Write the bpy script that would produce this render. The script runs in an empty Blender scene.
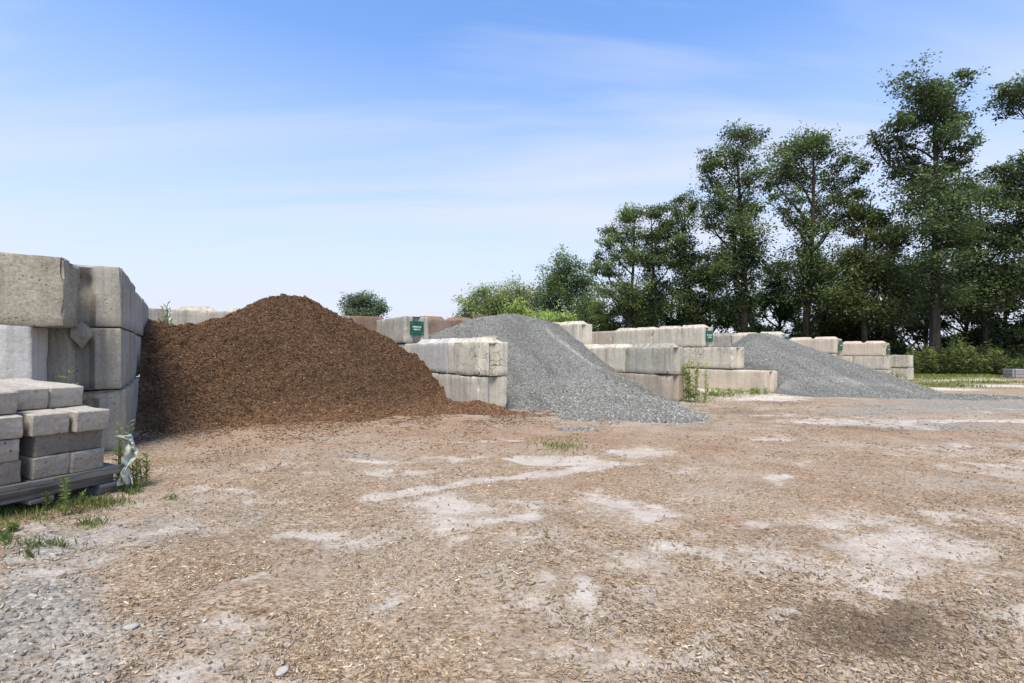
import bpy, bmesh, math, random
import numpy as np
from mathutils import Vector, Matrix

rng = np.random.default_rng(7)
random.seed(7)
scene = bpy.context.scene
COL = scene.collection
R = math.radians

# ------------------------------------------------------------------ numpy noise
def _h2(ix, iy, s):
    n = (ix.astype(np.int64) * 374761393 + iy.astype(np.int64) * 668265263 + s * 974711) & 0x7fffffff
    n = ((n ^ (n >> 13)) * 1274126177) & 0x7fffffff
    n = n ^ (n >> 16)
    return (n & 0xffff) / 65535.0
def vnoise(x, y, s=0):
    x = np.asarray(x, float); y = np.asarray(y, float)
    ix = np.floor(x); iy = np.floor(y)
    fx = x - ix; fy = y - iy
    fx = fx * fx * (3 - 2 * fx); fy = fy * fy * (3 - 2 * fy)
    a = _h2(ix, iy, s); b = _h2(ix + 1, iy, s); c = _h2(ix, iy + 1, s); d = _h2(ix + 1, iy + 1, s)
    return (a + (b - a) * fx) * (1 - fy) + (c + (d - c) * fx) * fy
def fbm(x, y, s=0, octv=4):
    t = 0; a = 0.5; n = 0
    for k in range(octv):
        t = t + a * vnoise(np.asarray(x) * 2 ** k, np.asarray(y) * 2 ** k, s + k * 17); n += a; a *= 0.5
    return t / n
def vnoise3(p, s=0):
    return (vnoise(p[:, 0] + p[:, 2] * .37, p[:, 1] + 7.1, s) + vnoise(p[:, 1] + p[:, 0] * .21, p[:, 2] + 3.3, s + 5) + vnoise(p[:, 2] - p[:, 1] * .31, p[:, 0] + 1.7, s + 9)) / 3
def sstep(a, b, x):
    t = np.clip((np.asarray(x, float) - a) / (b - a), 0, 1)
    return t * t * (3 - 2 * t)

# ------------------------------------------------------------------ yard grid: d runs back along the bays, e runs across them
DV = np.array([-.551, .834]); EV = np.array([.834, .551])
ANG = math.atan2(.834, -.551)          # heading of d
def de(d, e):
    return DV[0] * d + EV[0] * e, DV[1] * d + EV[1] * e
def to_de(x, y):
    return DV[0] * x + DV[1] * y, EV[0] * x + EV[1] * y

def base_h(e):
    return np.interp(e, [-3, 0, 5, 9, 13.5, 18, 22.5, 27, 40, 60, 120], [.12, .1, .03, -.03, -.06, -.14, -.27, -.38, -.5, -.55, -.7])
def ground_h(x, y, fine=True):
    x = np.asarray(x, float); y = np.asarray(y, float)
    d, e = to_de(x, y)
    h = base_h(e) - sstep(20, 60, y) * .25
    near = 1 - sstep(14, 30, np.hypot(x, y))
    h = h + near * (.09 * (fbm(x * .45, y * .45, 3, 3) - .5))
    if fine:
        h = h + near * (.035 * (fbm(x * 1.9, y * 1.9, 11, 3) - .5) + .02 * (fbm(x * 7, y * 7, 21, 2) - .5))
    return h

CAMZ = 1.1
F = 500.0
def g_at(px, py):
    """ground point seen under a pixel of the survey photo"""
    u = (px - 512) / F; z = 0
    for k in range(30):
        Y = (CAMZ - z) * F / max(py - 350, 1)
        z = float(base_h(to_de(u * Y, Y)[1])) - float(sstep(20, 60, Y)) * .25
    return u * Y, Y

# ------------------------------------------------------------------ mesh + property helpers
def link(name, me, mat=None, parent=None):
    o = bpy.data.objects.new(name, me); COL.objects.link(o)
    if mat is not None and me is not None: me.materials.append(mat)
    if parent is not None: o.parent = parent
    return o
def tag(o, label, cat, group=None, kind=None):
    if label: o['label'] = label
    if cat: o['category'] = cat
    if group: o['group'] = group
    if kind: o['kind'] = kind
    return o
def empty(name, loc, rz=0):
    o = bpy.data.objects.new(name, None); COL.objects.link(o)
    o.location = loc; o.rotation_euler = (0, 0, rz); o.empty_display_size = .1
    return o
def np_mesh(name, v, f, smooth=True, cols=None, cname='tint'):
    """v (n,3); f (m,k) all faces of k corners; cols per vertex (n,4)"""
    me = bpy.data.meshes.new(name)
    v = np.ascontiguousarray(v, dtype=np.float32); f = np.ascontiguousarray(f, dtype=np.int32)
    m, k = f.shape
    me.vertices.add(len(v)); me.vertices.foreach_set('co', v.ravel())
    me.loops.add(m * k); me.loops.foreach_set('vertex_index', f.ravel())
    me.polygons.add(m)
    me.polygons.foreach_set('loop_start', np.arange(0, m * k, k, dtype=np.int32))
    try: me.polygons.foreach_set('loop_total', np.full(m, k, dtype=np.int32))
    except Exception: pass
    if smooth: me.polygons.foreach_set('use_smooth', np.ones(m, dtype=bool))
    if cols is not None:
        at = me.color_attributes.new(cname, 'FLOAT_COLOR', 'POINT')
        at.data.foreach_set('color', np.ascontiguousarray(cols, dtype=np.float32).ravel())
    me.update(calc_edges=True); me.validate()
    return me
def grid_faces(nu, nv):
    i = np.arange(nu - 1)[:, None] * nv + np.arange(nv - 1)[None, :]
    i = i.ravel()
    return np.stack([i, i + nv, i + nv + 1, i + 1], 1)
def sample(nm, p):
    return nm

# ------------------------------------------------------------------ material helpers
class NT:
    def __init__(s, name):
        s.m = bpy.data.materials.new(name); s.m.use_nodes = True
        s.t = s.m.node_tree; s.t.nodes.clear()
        s.out = s.n('ShaderNodeOutputMaterial'); s.b = s.n('ShaderNodeBsdfPrincipled')
        s.l(s.b.outputs[0], s.out.inputs[0])
        s.b.inputs['Roughness'].default_value = .9
        s.b.inputs['Specular IOR Level'].default_value = .25
    def n(s, t, **kw):
        nd = s.t.nodes.new(t)
        for k, v in kw.items(): setattr(nd, k, v)
        return nd
    def l(s, a, b): s.t.links.new(a, b)
    def put(s, sock, v):
        if isinstance(v, bpy.types.NodeSocket): s.l(v, sock)
        elif isinstance(v, (tuple, list)) and len(v) == 3 and sock.type == 'RGBA': sock.default_value = (*v, 1)
        else: sock.default_value = v
    def coord(s, kind='Object'): return s.n('ShaderNodeTexCoord').outputs[kind]
    def pos(s): return s.n('ShaderNodeNewGeometry').outputs['Position']
    def map(s, vec, loc=(0, 0, 0), rot=(0, 0, 0), scale=(1, 1, 1)):
        m = s.n('ShaderNodeMapping'); s.put(m.inputs['Vector'], vec)
        s.put(m.inputs['Location'], loc); s.put(m.inputs['Rotation'], rot); s.put(m.inputs['Scale'], scale)
        return m.outputs[0]
    def noise(s, vec, scale, detail=4, rough=.55, dist=0):
        n = s.n('ShaderNodeTexNoise'); s.put(n.inputs['Vector'], vec); n.inputs['Scale'].default_value = scale
        n.inputs['Detail'].default_value = detail; n.inputs['Roughness'].default_value = rough; n.inputs['Distortion'].default_value = dist
        return n.outputs['Fac']
    def vor(s, vec, scale, feature='F1', out='Distance', rand=1):
        n = s.n('ShaderNodeTexVoronoi', feature=feature); s.put(n.inputs['Vector'], vec); n.inputs['Scale'].default_value = scale
        n.inputs['Randomness'].default_value = rand
        return n.outputs[out]
    def ramp(s, fac, stops, interp='LINEAR'):
        r = s.n('ShaderNodeValToRGB'); s.put(r.inputs[0], fac); r.color_ramp.interpolation = interp
        els = r.color_ramp.elements
        while len(els) < len(stops): els.new(.5)
        for el, (p, c) in zip(els, stops):
            el.position = p
            el.color = (c, c, c, 1) if isinstance(c, (int, float)) else (*c, 1)
        return r.outputs[0]
    def mix(s, fac, a, b, mode='MIX'):
        m = s.n('ShaderNodeMix', data_type='RGBA', blend_type=mode)
        s.put(m.inputs[0], fac); s.put(m.inputs[6], a); s.put(m.inputs[7], b)
        return m.outputs[2]
    def math(s, op, a, b=0.0, clamp=False):
        m = s.n('ShaderNodeMath', operation=op, use_clamp=clamp); s.put(m.inputs[0], a); s.put(m.inputs[1], b)
        return m.outputs[0]
    def sep(s, c):
        n = s.n('ShaderNodeSeparateColor'); s.put(n.inputs[0], c); return n.outputs
    def sepx(s, c):
        n = s.n('ShaderNodeSeparateXYZ'); s.put(n.inputs[0], c); return n.outputs
    def attr(s, name): return s.n('ShaderNodeAttribute', attribute_name=name).outputs['Color']
    def bump(s, h, strength=.5, dist=.02, normal=None):
        b = s.n('ShaderNodeBump'); s.put(b.inputs['Height'], h); b.inputs['Strength'].default_value = strength; b.inputs['Distance'].default_value = dist
        if normal is not None: s.l(normal, b.inputs['Normal'])
        return b.outputs[0]
    def fin(s, col, bump=None, rough=None):
        s.put(s.b.inputs['Base Color'], col)
        if bump is not None: s.l(bump, s.b.inputs['Normal'])
        if rough is not None: s.put(s.b.inputs['Roughness'], rough)
        return s.m

# ------------------------------------------------------------------ materials
def concrete(name, base, dark, stain=.5, cracked=False, brown=0.0, mottle=1.0):
    n = NT(name)
    oi = n.n('ShaderNodeObjectInfo')
    off = n.n('ShaderNodeVectorMath', operation='SCALE'); n.l(oi.outputs['Random'], off.inputs['Scale']); off.inputs[0].default_value = (37., 53., 71.)
    ad = n.n('ShaderNodeVectorMath', operation='ADD'); n.l(n.coord(), ad.inputs[0]); n.l(off.outputs[0], ad.inputs[1])
    p = ad.outputs[0]
    ob = n.sepx(n.coord())
    big = n.noise(p, 2.2, 5, .6)
    c = n.mix(n.ramp(big, [(.3, 0), (.7, 1)]), dark, base)
    fine = n.noise(p, 38, 4, .7)
    c = n.mix(n.ramp(fine, [(.35, .32 * mottle), (.62, 0)]), c, tuple(v * .45 for v in dark))
    # vertical run-down streaks, fading towards the foot
    st = n.noise(n.map(p, scale=(9, 9, .55)), 1.0, 5, .65)
    stf = n.math('MULTIPLY', n.ramp(st, [(.45, 0), (.66, 1)]), n.math('MULTIPLY', n.math('ADD', n.math('MULTIPLY', ob[2], 1.2), .3, True), stain))
    c = n.mix(stf, c, (.12, .115, .095))
    # horizontal pour line tint
    pl = n.noise(n.map(p, scale=(.5, .5, 12)), 1.0, 3, .6)
    c = n.mix(n.ramp(pl, [(.55, 0), (.75, .3)]), c, tuple(v * .6 for v in base))
    # pale bloom
    bl = n.noise(p, 5.5, 6, .7)
    c = n.mix(n.ramp(bl, [(.58, 0), (.75, .5)]), c, tuple(min(.62, v * 1.35) for v in base))
    # dirt at the foot
    ft = n.math('ADD', n.math('MULTIPLY', ob[2], -6.0), n.math('MULTIPLY', big, 1.3))
    c = n.mix(n.ramp(ft, [(0, 0), (.9, .5)]), c, (.13, .1, .075))
    if brown:
        bf = n.noise(n.map(p, scale=(1, 1, .6)), 2.6, 5, .65)
        c = n.mix(n.ramp(bf, [(.35, brown), (.75, brown * .35)]), c, (.15, .075, .045))
    pits = n.vor(p, 26)
    pf = n.math('MULTIPLY', n.ramp(pits, [(.13, 1), (.24, 0)]), n.ramp(n.noise(p, 4, 3), [(.53, 0), (.64, 1)]))
    c = n.mix(n.math('MULTIPLY', pf, .7), c, (.05, .047, .04))
    h = n.math('ADD', n.math('MULTIPLY', fine, .5), n.math('MULTIPLY', pf, -1.0))
    if cracked:
        wp = n.n('ShaderNodeVectorMath', operation='ADD'); n.l(p, wp.inputs[0])
        nz = n.n('ShaderNodeTexNoise'); n.l(p, nz.inputs['Vector']); nz.inputs['Scale'].default_value = 5; 
        sc = n.n('ShaderNodeVectorMath', operation='SCALE'); n.l(nz.outputs['Color'], sc.inputs[0]); sc.inputs['Scale'].default_value = .22
        n.l(sc.outputs[0], wp.inputs[1])
        ck = n.vor(wp.outputs[0], 5.2, 'DISTANCE_TO_EDGE')
        cf = n.math('MULTIPLY', n.ramp(ck, [(.012, .8), (.03, 0)]), n.ramp(n.noise(p, 2.3, 2), [(.48, 0), (.58, 1)]))
        c = n.mix(n.math('MULTIPLY', cf, .9), c, (.045, .042, .035))
        h = n.math('ADD', h, n.math('MULTIPLY', cf, -1.6))
    hue = n.n('ShaderNodeHueSaturation'); n.l(c, hue.inputs['Color'])
    n.l(n.math('ADD', n.math('MULTIPLY', oi.outputs['Random'], .22), .89), hue.inputs['Value'])
    b = n.bump(n.noise(p, 9, 6, .65), .35, .03)
    b = n.bump(h, .55, .012, b)
    return n.fin(hue.outputs[0], b, .92)

M = {}
CG = (1.27, 1.25, 1.19)
def cc(name, b, dk, *a, **k): return concrete(name, tuple(x * y for x, y in zip(b, CG)), tuple(x * y for x, y in zip(dk, CG)), *a, **k)
M['con_grey'] = cc('weathered_grey_concrete', (.37, .355, .315), (.235, .225, .195), .75)
M['con_dark'] = cc('dark_grey_concrete', (.33, .32, .285), (.21, .203, .178), .8)  # darker tone of the weathered grey concrete
M['con_rough'] = cc('rough_tan_concrete', (.36, .335, .275), (.225, .205, .165), .5, mottle=1.9)
M['con_white'] = cc('pale_bluish_concrete', (.455, .45, .44), (.37, .365, .36), .45, mottle=.8)
M['con_light'] = cc('light_concrete', (.475, .45, .39), (.36, .335, .285), .6)
M['con_tan'] = cc('pinkish_tan_concrete', (.47, .41, .345), (.375, .325, .27), .4)
M['con_crack'] = cc('cracked_concrete', (.46, .435, .375), (.34, .32, .27), .65, cracked=True)
M['con_brown'] = cc('mulch_stained_concrete', (.38, .33, .28), (.25, .2, .165), .4, brown=.85)
M['con_mixed'] = cc('half_stained_concrete', (.42, .39, .34), (.3, .27, .23), .5, brown=.35)
M['paver'] = cc('grey_paving_concrete', (.42, .395, .36), (.31, .29, .265), .25, mottle=1.6)
M['paver_dark'] = cc('dark_paving_concrete', (.25, .235, .22), (.17, .16, .15), .3, mottle=1.6)

def mulch_mat():
    n = NT('brown_bark_mulch'); p = n.pos()
    a = n.noise(p, 1.1, 5, .6)
    c = n.mix(n.ramp(a, [(.3, 0), (.7, 1)]), (.105, .058, .031), (.195, .112, .061))
    f = n.noise(n.map(p, scale=(1, 1, 1.6)), 26, 6, .75)
    c = n.mix(n.ramp(f, [(.36, .9), (.52, 0)]), c, (.02, .012, .008))
    v = n.vor(n.map(p, rot=(.3, .2, .5), scale=(1, 2.6, 2)), 22, out='Color')
    vr = n.sep(v)[0]
    c = n.mix(n.ramp(vr, [(.78, 0), (1, .75)]), c, (.3, .19, .115))
    z = n.sepx(p)[2]
    low = n.ramp(n.math('ADD', z, n.math('MULTIPLY', n.math('SUBTRACT', a, .5), .6)), [(.05, .6), (.5, 0)])
    c = n.mix(low, c, (.3, .18, .1))
    h = n.math('ADD', f, n.math('MULTIPLY', n.noise(p, 7, 5, .65), 1.2))
    return n.fin(c, n.bump(h, 1, .06), .95)
M['mulch'] = mulch_mat()
def tint_mat(name, rough=.9, gain=1.0, translucent=0.0, grain=30):
    n = NT(name)
    c = n.attr('tint')
    nz = n.noise(n.pos(), grain, 3, .6)
    c = n.mix(n.ramp(nz, [(.3, .45), (.7, 0)]), c, (.02, .016, .012), 'MIX')
    n.fin(c, None, rough)
    if translucent:
        tr = n.n('ShaderNodeBsdfTranslucent'); n.put(tr.inputs['Color'], c)
        mx = n.n('ShaderNodeMixShader'); mx.inputs[0].default_value = translucent
        n.l(n.b.outputs[0], mx.inputs[1]); n.l(tr.outputs[0], mx.inputs[2]); n.l(mx.outputs[0], n.out.inputs[0])
    return n.m
M['chip'] = tint_mat('loose_wood_chip', .9)
M['stone'] = tint_mat('crushed_stone', .85)
M['leaf'] = tint_mat('tree_leaves', .6, translucent=.42, grain=.7)
M['weed'] = tint_mat('weed_leaves', .6, translucent=.3, grain=12)
def gravel_mat():
    n = NT('grey_crushed_stone'); p = n.pos()
    v1 = n.n('ShaderNodeTexVoronoi'); n.l(p, v1.inputs['Vector']); v1.inputs['Scale'].default_value = 30
    v2 = n.n('ShaderNodeTexVoronoi'); n.l(p, v2.inputs['Vector']); v2.inputs['Scale'].default_value = 62
    g1 = n.sep(v1.outputs['Color']); 
    c = n.ramp(g1[0], [(0, (.14, .143, .128)), (.5, (.25, .252, .226)), (.85, (.35, .348, .315)), (1, (.47, .465, .445))])
    g2 = n.sep(v2.outputs['Color'])
    c2 = n.ramp(g2[1], [(0, (.13, .133, .118)), (.6, (.265, .265, .238)), (1, (.43, .425, .41))])
    c = n.mix(.45, c, c2)
    c = n.mix(n.ramp(v1.outputs['Distance'], [(.25, 0), (.75, .7)]), c, (.05, .053, .053))
    big = n.noise(p, .9, 4, .6)
    c = n.mix(n.ramp(big, [(.35, .28), (.6, 0)]), c, (.12, .127, .127))
    c = n.mix(n.math('MULTIPLY', n.sep(n.attr('tint'))[0], .55), c, (.58, .565, .53))
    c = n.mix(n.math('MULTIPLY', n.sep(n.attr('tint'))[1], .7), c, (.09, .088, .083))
    return n.fin(c, n.bump(n.math('MULTIPLY', v1.outputs['Distance'], -1.0), 1, .03), .88)
M['gravel'] = gravel_mat()

def ground_mat():
    n = NT('yard_ground'); p = n.pos()
    a1 = n.sep(n.attr('mask_a')); a2 = n.sep(n.attr('mask_b'))
    pale, grey, damp = a1[0], a1[1], a1[2]
    rust, green, white = a2[0], a2[1], a2[2]
    fine = n.noise(p, 42, 5, .75)
    mid = n.noise(p, 6, 6, .7)
    big = n.noise(p, .8, 5, .6)
    # trodden wood chip
    c = n.mix(n.ramp(mid, [(.3, 0), (.7, 1)]), (.25, .178, .114), (.39, .3, .208))
    c = n.mix(n.ramp(big, [(.35, .5), (.6, 0)]), c, (.36, .28, .2))
    # chip flecks at three headings
    for k, (rz, sc, th, colr, amt) in enumerate([(0.3, 42, .70, (.48, .365, .25), .8), (1.3, 36, .72, (.40, .29, .19), .8), (2.4, 48, .70, (.1, .06, .037), .8), (2.0, 24, .82, (.55, .45, .34), .75)]):
        v = n.sep(n.vor(n.map(p, loc=(k * 3.1, k, 0), rot=(0, 0, rz), scale=(1, 2.2, 1)), sc * 1.7, out='Color'))[0]
        c = n.mix(n.ramp(v, [(th, 0), (th + .1, amt)]), c, colr)
    c = n.mix(n.ramp(fine, [(.36, .6), (.5, 0)]), c, (.06, .04, .027))
    lit = n.noise(n.map(p, scale=(1, 1.3, 1)), 2.1, 9, .72, .4)
    c = n.mix(n.ramp(lit, [(.46, 0), (.66, .6)]), c, n.mix(n.ramp(fine, [(.38, 0), (.6, 1)]), (.1, .062, .036), (.24, .155, .092)))
    ash = n.noise(n.map(p, loc=(4, 9, 0)), 1.3, 8, .7, .3)
    c = n.mix(n.ramp(ash, [(.46, 0), (.64, .7)]), c, n.mix(n.ramp(fine, [(.36, 0), (.6, 1)]), (.28, .235, .185), (.47, .41, .34)))
    # rust-red bark dust
    rn = n.math('MULTIPLY', rust, n.ramp(mid, [(.25, .4), (.6, 1)]))
    c = n.mix(n.math('MULTIPLY', rn, .68), c, n.mix(n.ramp(fine, [(.35, 0), (.6, 1)]), (.17, .082, .038), (.33, .2, .112)))
    # grey stone dust and small gravel
    sv = n.n('ShaderNodeTexVoronoi'); n.l(p, sv.inputs['Vector']); sv.inputs['Scale'].default_value = 55
    sg = n.sep(sv.outputs['Color'])
    gc = n.ramp(sg[0], [(0, (.16, .147, .125)), (.6, (.285, .265, .23)), (.9, (.41, .385, .34)), (1, (.53, .5, .45))])
    gc = n.mix(n.ramp(fine, [(.35, .5), (.52, 0)]), gc, (.08, .075, .07))
    gb = n.math('ADD', grey, n.math('MULTIPLY', n.math('SUBTRACT', mid, .5), 1.3))
    c = n.mix(n.ramp(gb, [(.28, 0), (.75, .9)]), c, gc)
    # pale bare clay
    pb = n.math('ADD', pale, n.math('MULTIPLY', n.math('SUBTRACT', n.noise(p, 4.2, 9, .76), .5), 2.1))
    pc = n.mix(n.ramp(mid, [(.3, 0), (.65, 1)]), (.42, .36, .3), (.55, .505, .448))
    pc = n.mix(n.ramp(fine, [(.36, .4), (.48, 0)]), pc, (.2, .14, .095))
    pf = n.ramp(pb, [(.42, 0), (.78, .88)])
    c = n.mix(pf, c, pc)
    # dark damp soil
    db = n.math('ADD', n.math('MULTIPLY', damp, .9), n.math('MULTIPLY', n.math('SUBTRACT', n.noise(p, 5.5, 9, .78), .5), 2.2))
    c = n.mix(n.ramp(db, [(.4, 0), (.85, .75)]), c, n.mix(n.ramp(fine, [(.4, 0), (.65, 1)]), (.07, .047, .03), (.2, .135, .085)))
    # white limestone dust
    wb = n.math('ADD', white, n.math('MULTIPLY', n.math('SUBTRACT', mid, .5), 1.2))
    c = n.mix(n.ramp(wb, [(.35, 0), (.7, .9)]), c, n.mix(n.ramp(fine, [(.36, 0), (.5, 1)]), (.3, .26, .22), (.62, .565, .49)))
    # moss / thin grass
    gr = n.math('ADD', green, n.math('MULTIPLY', n.math('SUBTRACT', n.noise(p, 9, 5, .7), .5), 1.5))
    c = n.mix(n.ramp(gr, [(.45, 0), (.8, .85)]), c, n.mix(n.ramp(fine, [(.4, 0), (.6, 1)]), (.07, .085, .025), (.2, .22, .065)))
    h = n.math('ADD', n.math('MULTIPLY', fine, .6), n.math('MULTIPLY', mid, .9))
    h = n.math('ADD', h, n.math('MULTIPLY', sv.outputs['Distance'], n.math('MULTIPLY', grey, -.5)))
    b = n.bump(h, .8, .03)
    return n.fin(c, b, .95)
M['ground'] = ground_mat()

def wood_mat():
    n = NT('weathered_grey_timber'); p = n.coord()
    g = n.noise(n.map(p, scale=(2, 34, 34)), 1, 5, .65)
    c = n.mix(n.ramp(g, [(.3, 0), (.7, 1)]), (.06, .056, .052), (.24, .23, .215))
    return n.fin(c, n.bump(g, .5, .01), .85)
M['timber'] = wood_mat()
def bark_mat():
    n = NT('tree_bark'); p = n.pos()
    g = n.noise(n.map(p, scale=(6, 6, .9)), 1, 5, .7)
    return n.fin(n.mix(n.ramp(g, [(.35, 0), (.7, 1)]), (.014, .013, .01), (.058, .05, .04)), n.bump(g, .8, .05), .9)
M['bark'] = bark_mat()
def plain(name, col, rough=.5, var=.25, sc=14):
    n = NT(name); g = n.noise(n.coord(), sc, 4, .6)
    return n.fin(n.mix(n.ramp(g, [(.3, var), (.7, 0)]), col, tuple(v * .5 for v in col)), None, rough)
M['sign_green'] = plain('green_sign_enamel', (.012, .085, .05), .4, .2)
M['sign_white'] = plain('white_sign_paint', (.8, .82, .78), .4, .08)
M['film'] = plain('torn_white_film', (.55, .6, .5), .4, .55, 22)
M['slab_blue'] = concrete('blue_grey_slab', (.36, .375, .4), (.27, .285, .31), .2, mottle=.8)
M['slab_dark'] = concrete('dark_slab_band', (.14, .15, .165), (.1, .105, .115), .2, mottle=.6)
M['far_wall'] = plain('far_building_paint', (.5, .52, .55), .6, .3, .6)

# ------------------------------------------------------------------ concrete yard blocks
BW = .61; BH = .605
def block_mesh(L, W=BW, H=BH, groove=True, tongue=False, rough=.012, chip=.03, seed=0, step=.055):
    """solid cast block, foot centre-front at origin, running along +x; rounded, chipped arrises, keyed end, tongues on top"""
    xs = np.unique(np.round(np.concatenate([[0, .007, .022, L - .022, L - .007, L], np.linspace(.022, L - .022, max(3, int(L / step)))]), 4))
    hy = W / 2
    ys = np.unique(np.round(np.concatenate([[-hy, -hy + .007, -hy + .022, hy - .022, hy - .007, hy, -.1, -.045, .045, .1, 0], np.linspace(-hy + .022, hy - .022, 9)]), 4))
    zs = np.unique(np.round(np.concatenate([[0, .007, .022, H - .022, H - .007, H], np.linspace(.022, H - .022, max(3, int(H / step)))]), 4))
    V = []; Fc = []; off = 0
    def sheet(A, B, fn, flip):
        nonlocal off
        a, b = np.meshgrid(A, B, indexing='ij')
        V.append(fn(a.ravel(), b.ravel())); f = grid_faces(len(A), len(B)) + off
        Fc.append(f[:, ::-1] if flip else f); off += a.size
    o = np.ones_like
    sheet(xs, ys, lambda a, b: np.stack([a, b, o(a) * H], 1), False)
    sheet(xs, ys, lambda a, b: np.stack([a, b, o(a) * 0], 1), True)
    sheet(xs, zs, lambda a, b: np.stack([a, o(a) * -hy, b], 1), False)
    sheet(xs, zs, lambda a, b: np.stack([a, o(a) * hy, b], 1), True)
    sheet(ys, zs, lambda a, b: np.stack([o(a) * 0, a, b], 1), True)
    sheet(ys, zs, lambda a, b: np.stack([o(a) * L, a, b], 1), False)
    v = np.concatenate(V); f = np.concatenate(Fc)
    # weld
    key = np.round(v * 10000).astype(np.int64); _, idx, inv = np.unique(key, axis=0, return_index=True, return_inverse=True)
    inv = inv.ravel(); v = v[idx]; f = inv[f]
    orig = v.copy()
    # key grooves in the two ends
    if groove:
        gy = np.clip(1 - np.abs(orig[:, 1]) / .1, 0, 1); gy = np.clip(gy * 1.7, 0, 1)
        gz = np.clip((H - .05 - orig[:, 2]) / .09, 0, 1) if groove == 'pocket' else np.ones(len(v))
        a = (orig[:, 0] < 1e-6); b = (orig[:, 0] > L - 1e-6)
        gdp = .1 if groove == 'pocket' else .075; v[a, 0] += gdp * gy[a] * gz[a]; v[b, 0] -= gdp * gy[b] * gz[b]
    # rounded, broken arrises
    dx = np.minimum(orig[:, 0], L - orig[:, 0]); dy = hy - np.abs(orig[:, 1]); dz = np.minimum(orig[:, 2], H - orig[:, 2])
    ds = np.sort(np.stack([dx, dy, dz], 1), 1)
    edge = ds[:, 1]                                  # distance to the nearest arris
    P = orig * 1.0 + seed * 3.17
    c0 = np.array([L / 2, 0, H / 2])
    nz = vnoise3(P * 9, seed); nz2 = vnoise3(P * 24, seed + 3)
    pull = np.clip(1 - edge / .03, 0, 1) * (.004 + chip * np.clip(nz - .53, 0, 1) * 5 + .006 * nz2)
    dirv = np.stack([np.where(dx < .03, np.sign(L / 2 - orig[:, 0]), 0), np.where(dy < .03, -np.sign(orig[:, 1]), 0), np.where(dz < .03, np.sign(H / 2 - orig[:, 2]), 0)], 1)
    v += dirv * pull[:, None]
    face_n = np.stack([np.where(dx < 1e-6, np.sign(orig[:, 0] - L / 2), 0), np.where(dy < 1e-6, np.sign(orig[:, 1]), 0), np.where(dz < 1e-6, np.sign(orig[:, 2] - H / 2), 0)], 1)
    v += face_n * (rough * (vnoise3(P * 5, seed + 8) - .55) + .5 * rough * (vnoise3(P * 17, seed + 12) - .5))[:, None]
    if tongue:
        nb = 2 if L > 1.3 else 1
        for k in range(nb):
            a0 = L * k / nb + .1; a1 = L * (k + 1) / nb - .1
            t = np.clip(np.minimum(orig[:, 0] - a0, a1 - orig[:, 0]) / .06, 0, 1) * np.clip((.2 - np.abs(orig[:, 1])) / .06, 0, 1)
            top = orig[:, 2] > H - 1e-6
            v[top, 2] += (.085 * t * (.8 + .4 * vnoise3(P * 6, seed + 2)))[top]
    me = np_mesh('concrete_block', v, f); me.set_sharp_from_angle(angle=R(32)); return me
BLK_N = [0]
def block(d0, L, e0, tier, base, mat, label, group, along='d', tongue=False, jig=(0, 0), rot=0, groove=True, rough=.012, chip=.03, z=None, H=BH):
    """e0 = centre line across; along 'd': runs back from d0. along 'e': runs to +e from e0 with near face at d0"""
    BLK_N[0] += 1
    me = block_mesh(L, H=H, groove=groove, tongue=tongue, rough=rough, chip=chip, seed=BLK_N[0])
    o = link('concrete_block', me, M[mat])
    zz = base + tier * .612 if z is None else z
    if along == 'd':
        x, y = de(d0 + jig[0], e0 + jig[1]); a = ANG
    else:
        x, y = de(d0 + BW / 2 + jig[0], e0 + jig[1]); a = ANG - math.pi / 2
    o.location = (x, y, zz); o.rotation_euler = (0, 0, a + R(rot))
    tag(o, label, 'concrete block', group)
    return o

G0 = 'blocks of the tall wall left of the mulch'
BL = .1
block(5.71, 1.83, -2.65, 2, BL - .03, 'con_rough', 'big rough tan concrete block on top of the left wall, cut by the left edge', G0, 'e', rough=.03, chip=.06, rot=-2)
block(5.66, 1.83, -2.86, 1, BL, 'con_white', 'whitish smooth concrete block under the big rough tan one at the left edge', G0, 'e')
block(5.71, 1.83, -2.95, 0, BL, 'con_dark', 'dark lowest concrete block behind the pallet of paving blocks', G0, 'e')
ec = -.8
block(6.32, 1.74, ec, 2, BL, 'con_grey', 'pale grey top corner block of the left wall with a keyed slot', G0, groove='pocket', chip=.02)
corner_mid = block(6.27, 1.76, ec, 1, BL, 'con_dark', 'dark grey middle corner block of the left wall with a slot in its end', G0, groove='pocket', chip=.03)
block(6.3, 1.2, ec, 0, BL, 'con_grey', 'lowest corner block of the left wall, rising behind the end of the pallet', G0, groove='pocket', jig=(0, .03), chip=.06)
block(8.08, 1.74, ec, 2, BL, 'con_light', 'second top block back from the corner of the left wall', G0, jig=(0, -.03))  # lighter concrete stands in for light on the shaded bay side of this wall
block(8.07, 1.74, ec, 1, BL, 'con_light', 'second middle block back from the corner of the left wall', G0, jig=(0, -.04))
block(7.52, 1.8, ec, 0, BL, 'con_grey', 'rough lowest block of the left wall with the mulch lying against it', G0, jig=(0, .02), chip=.07, rough=.03)
block(9.84, 1.74, ec, 2, BL, 'con_grey', 'rearmost top block of the left wall, black runs down its side', G0, jig=(0, -.02))
block(9.83, 1.74, ec, 1, BL, 'con_light', 'rearmost middle block of the left wall, half sunk behind the mulch', G0, jig=(0, -.05))
bm = bmesh.new()
outl = [(-.085, -.02), (0, .055), (.085, -.02), (.085, -.085), (0, -.2), (-.085, -.085)]
bk = [bm.verts.new((.04, y_, BH + z_)) for y_, z_ in outl]; fr = [bm.verts.new((-.035, y_ * .92, BH + z_ * .96 - .006)) for y_, z_ in outl[:4]]
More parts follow.
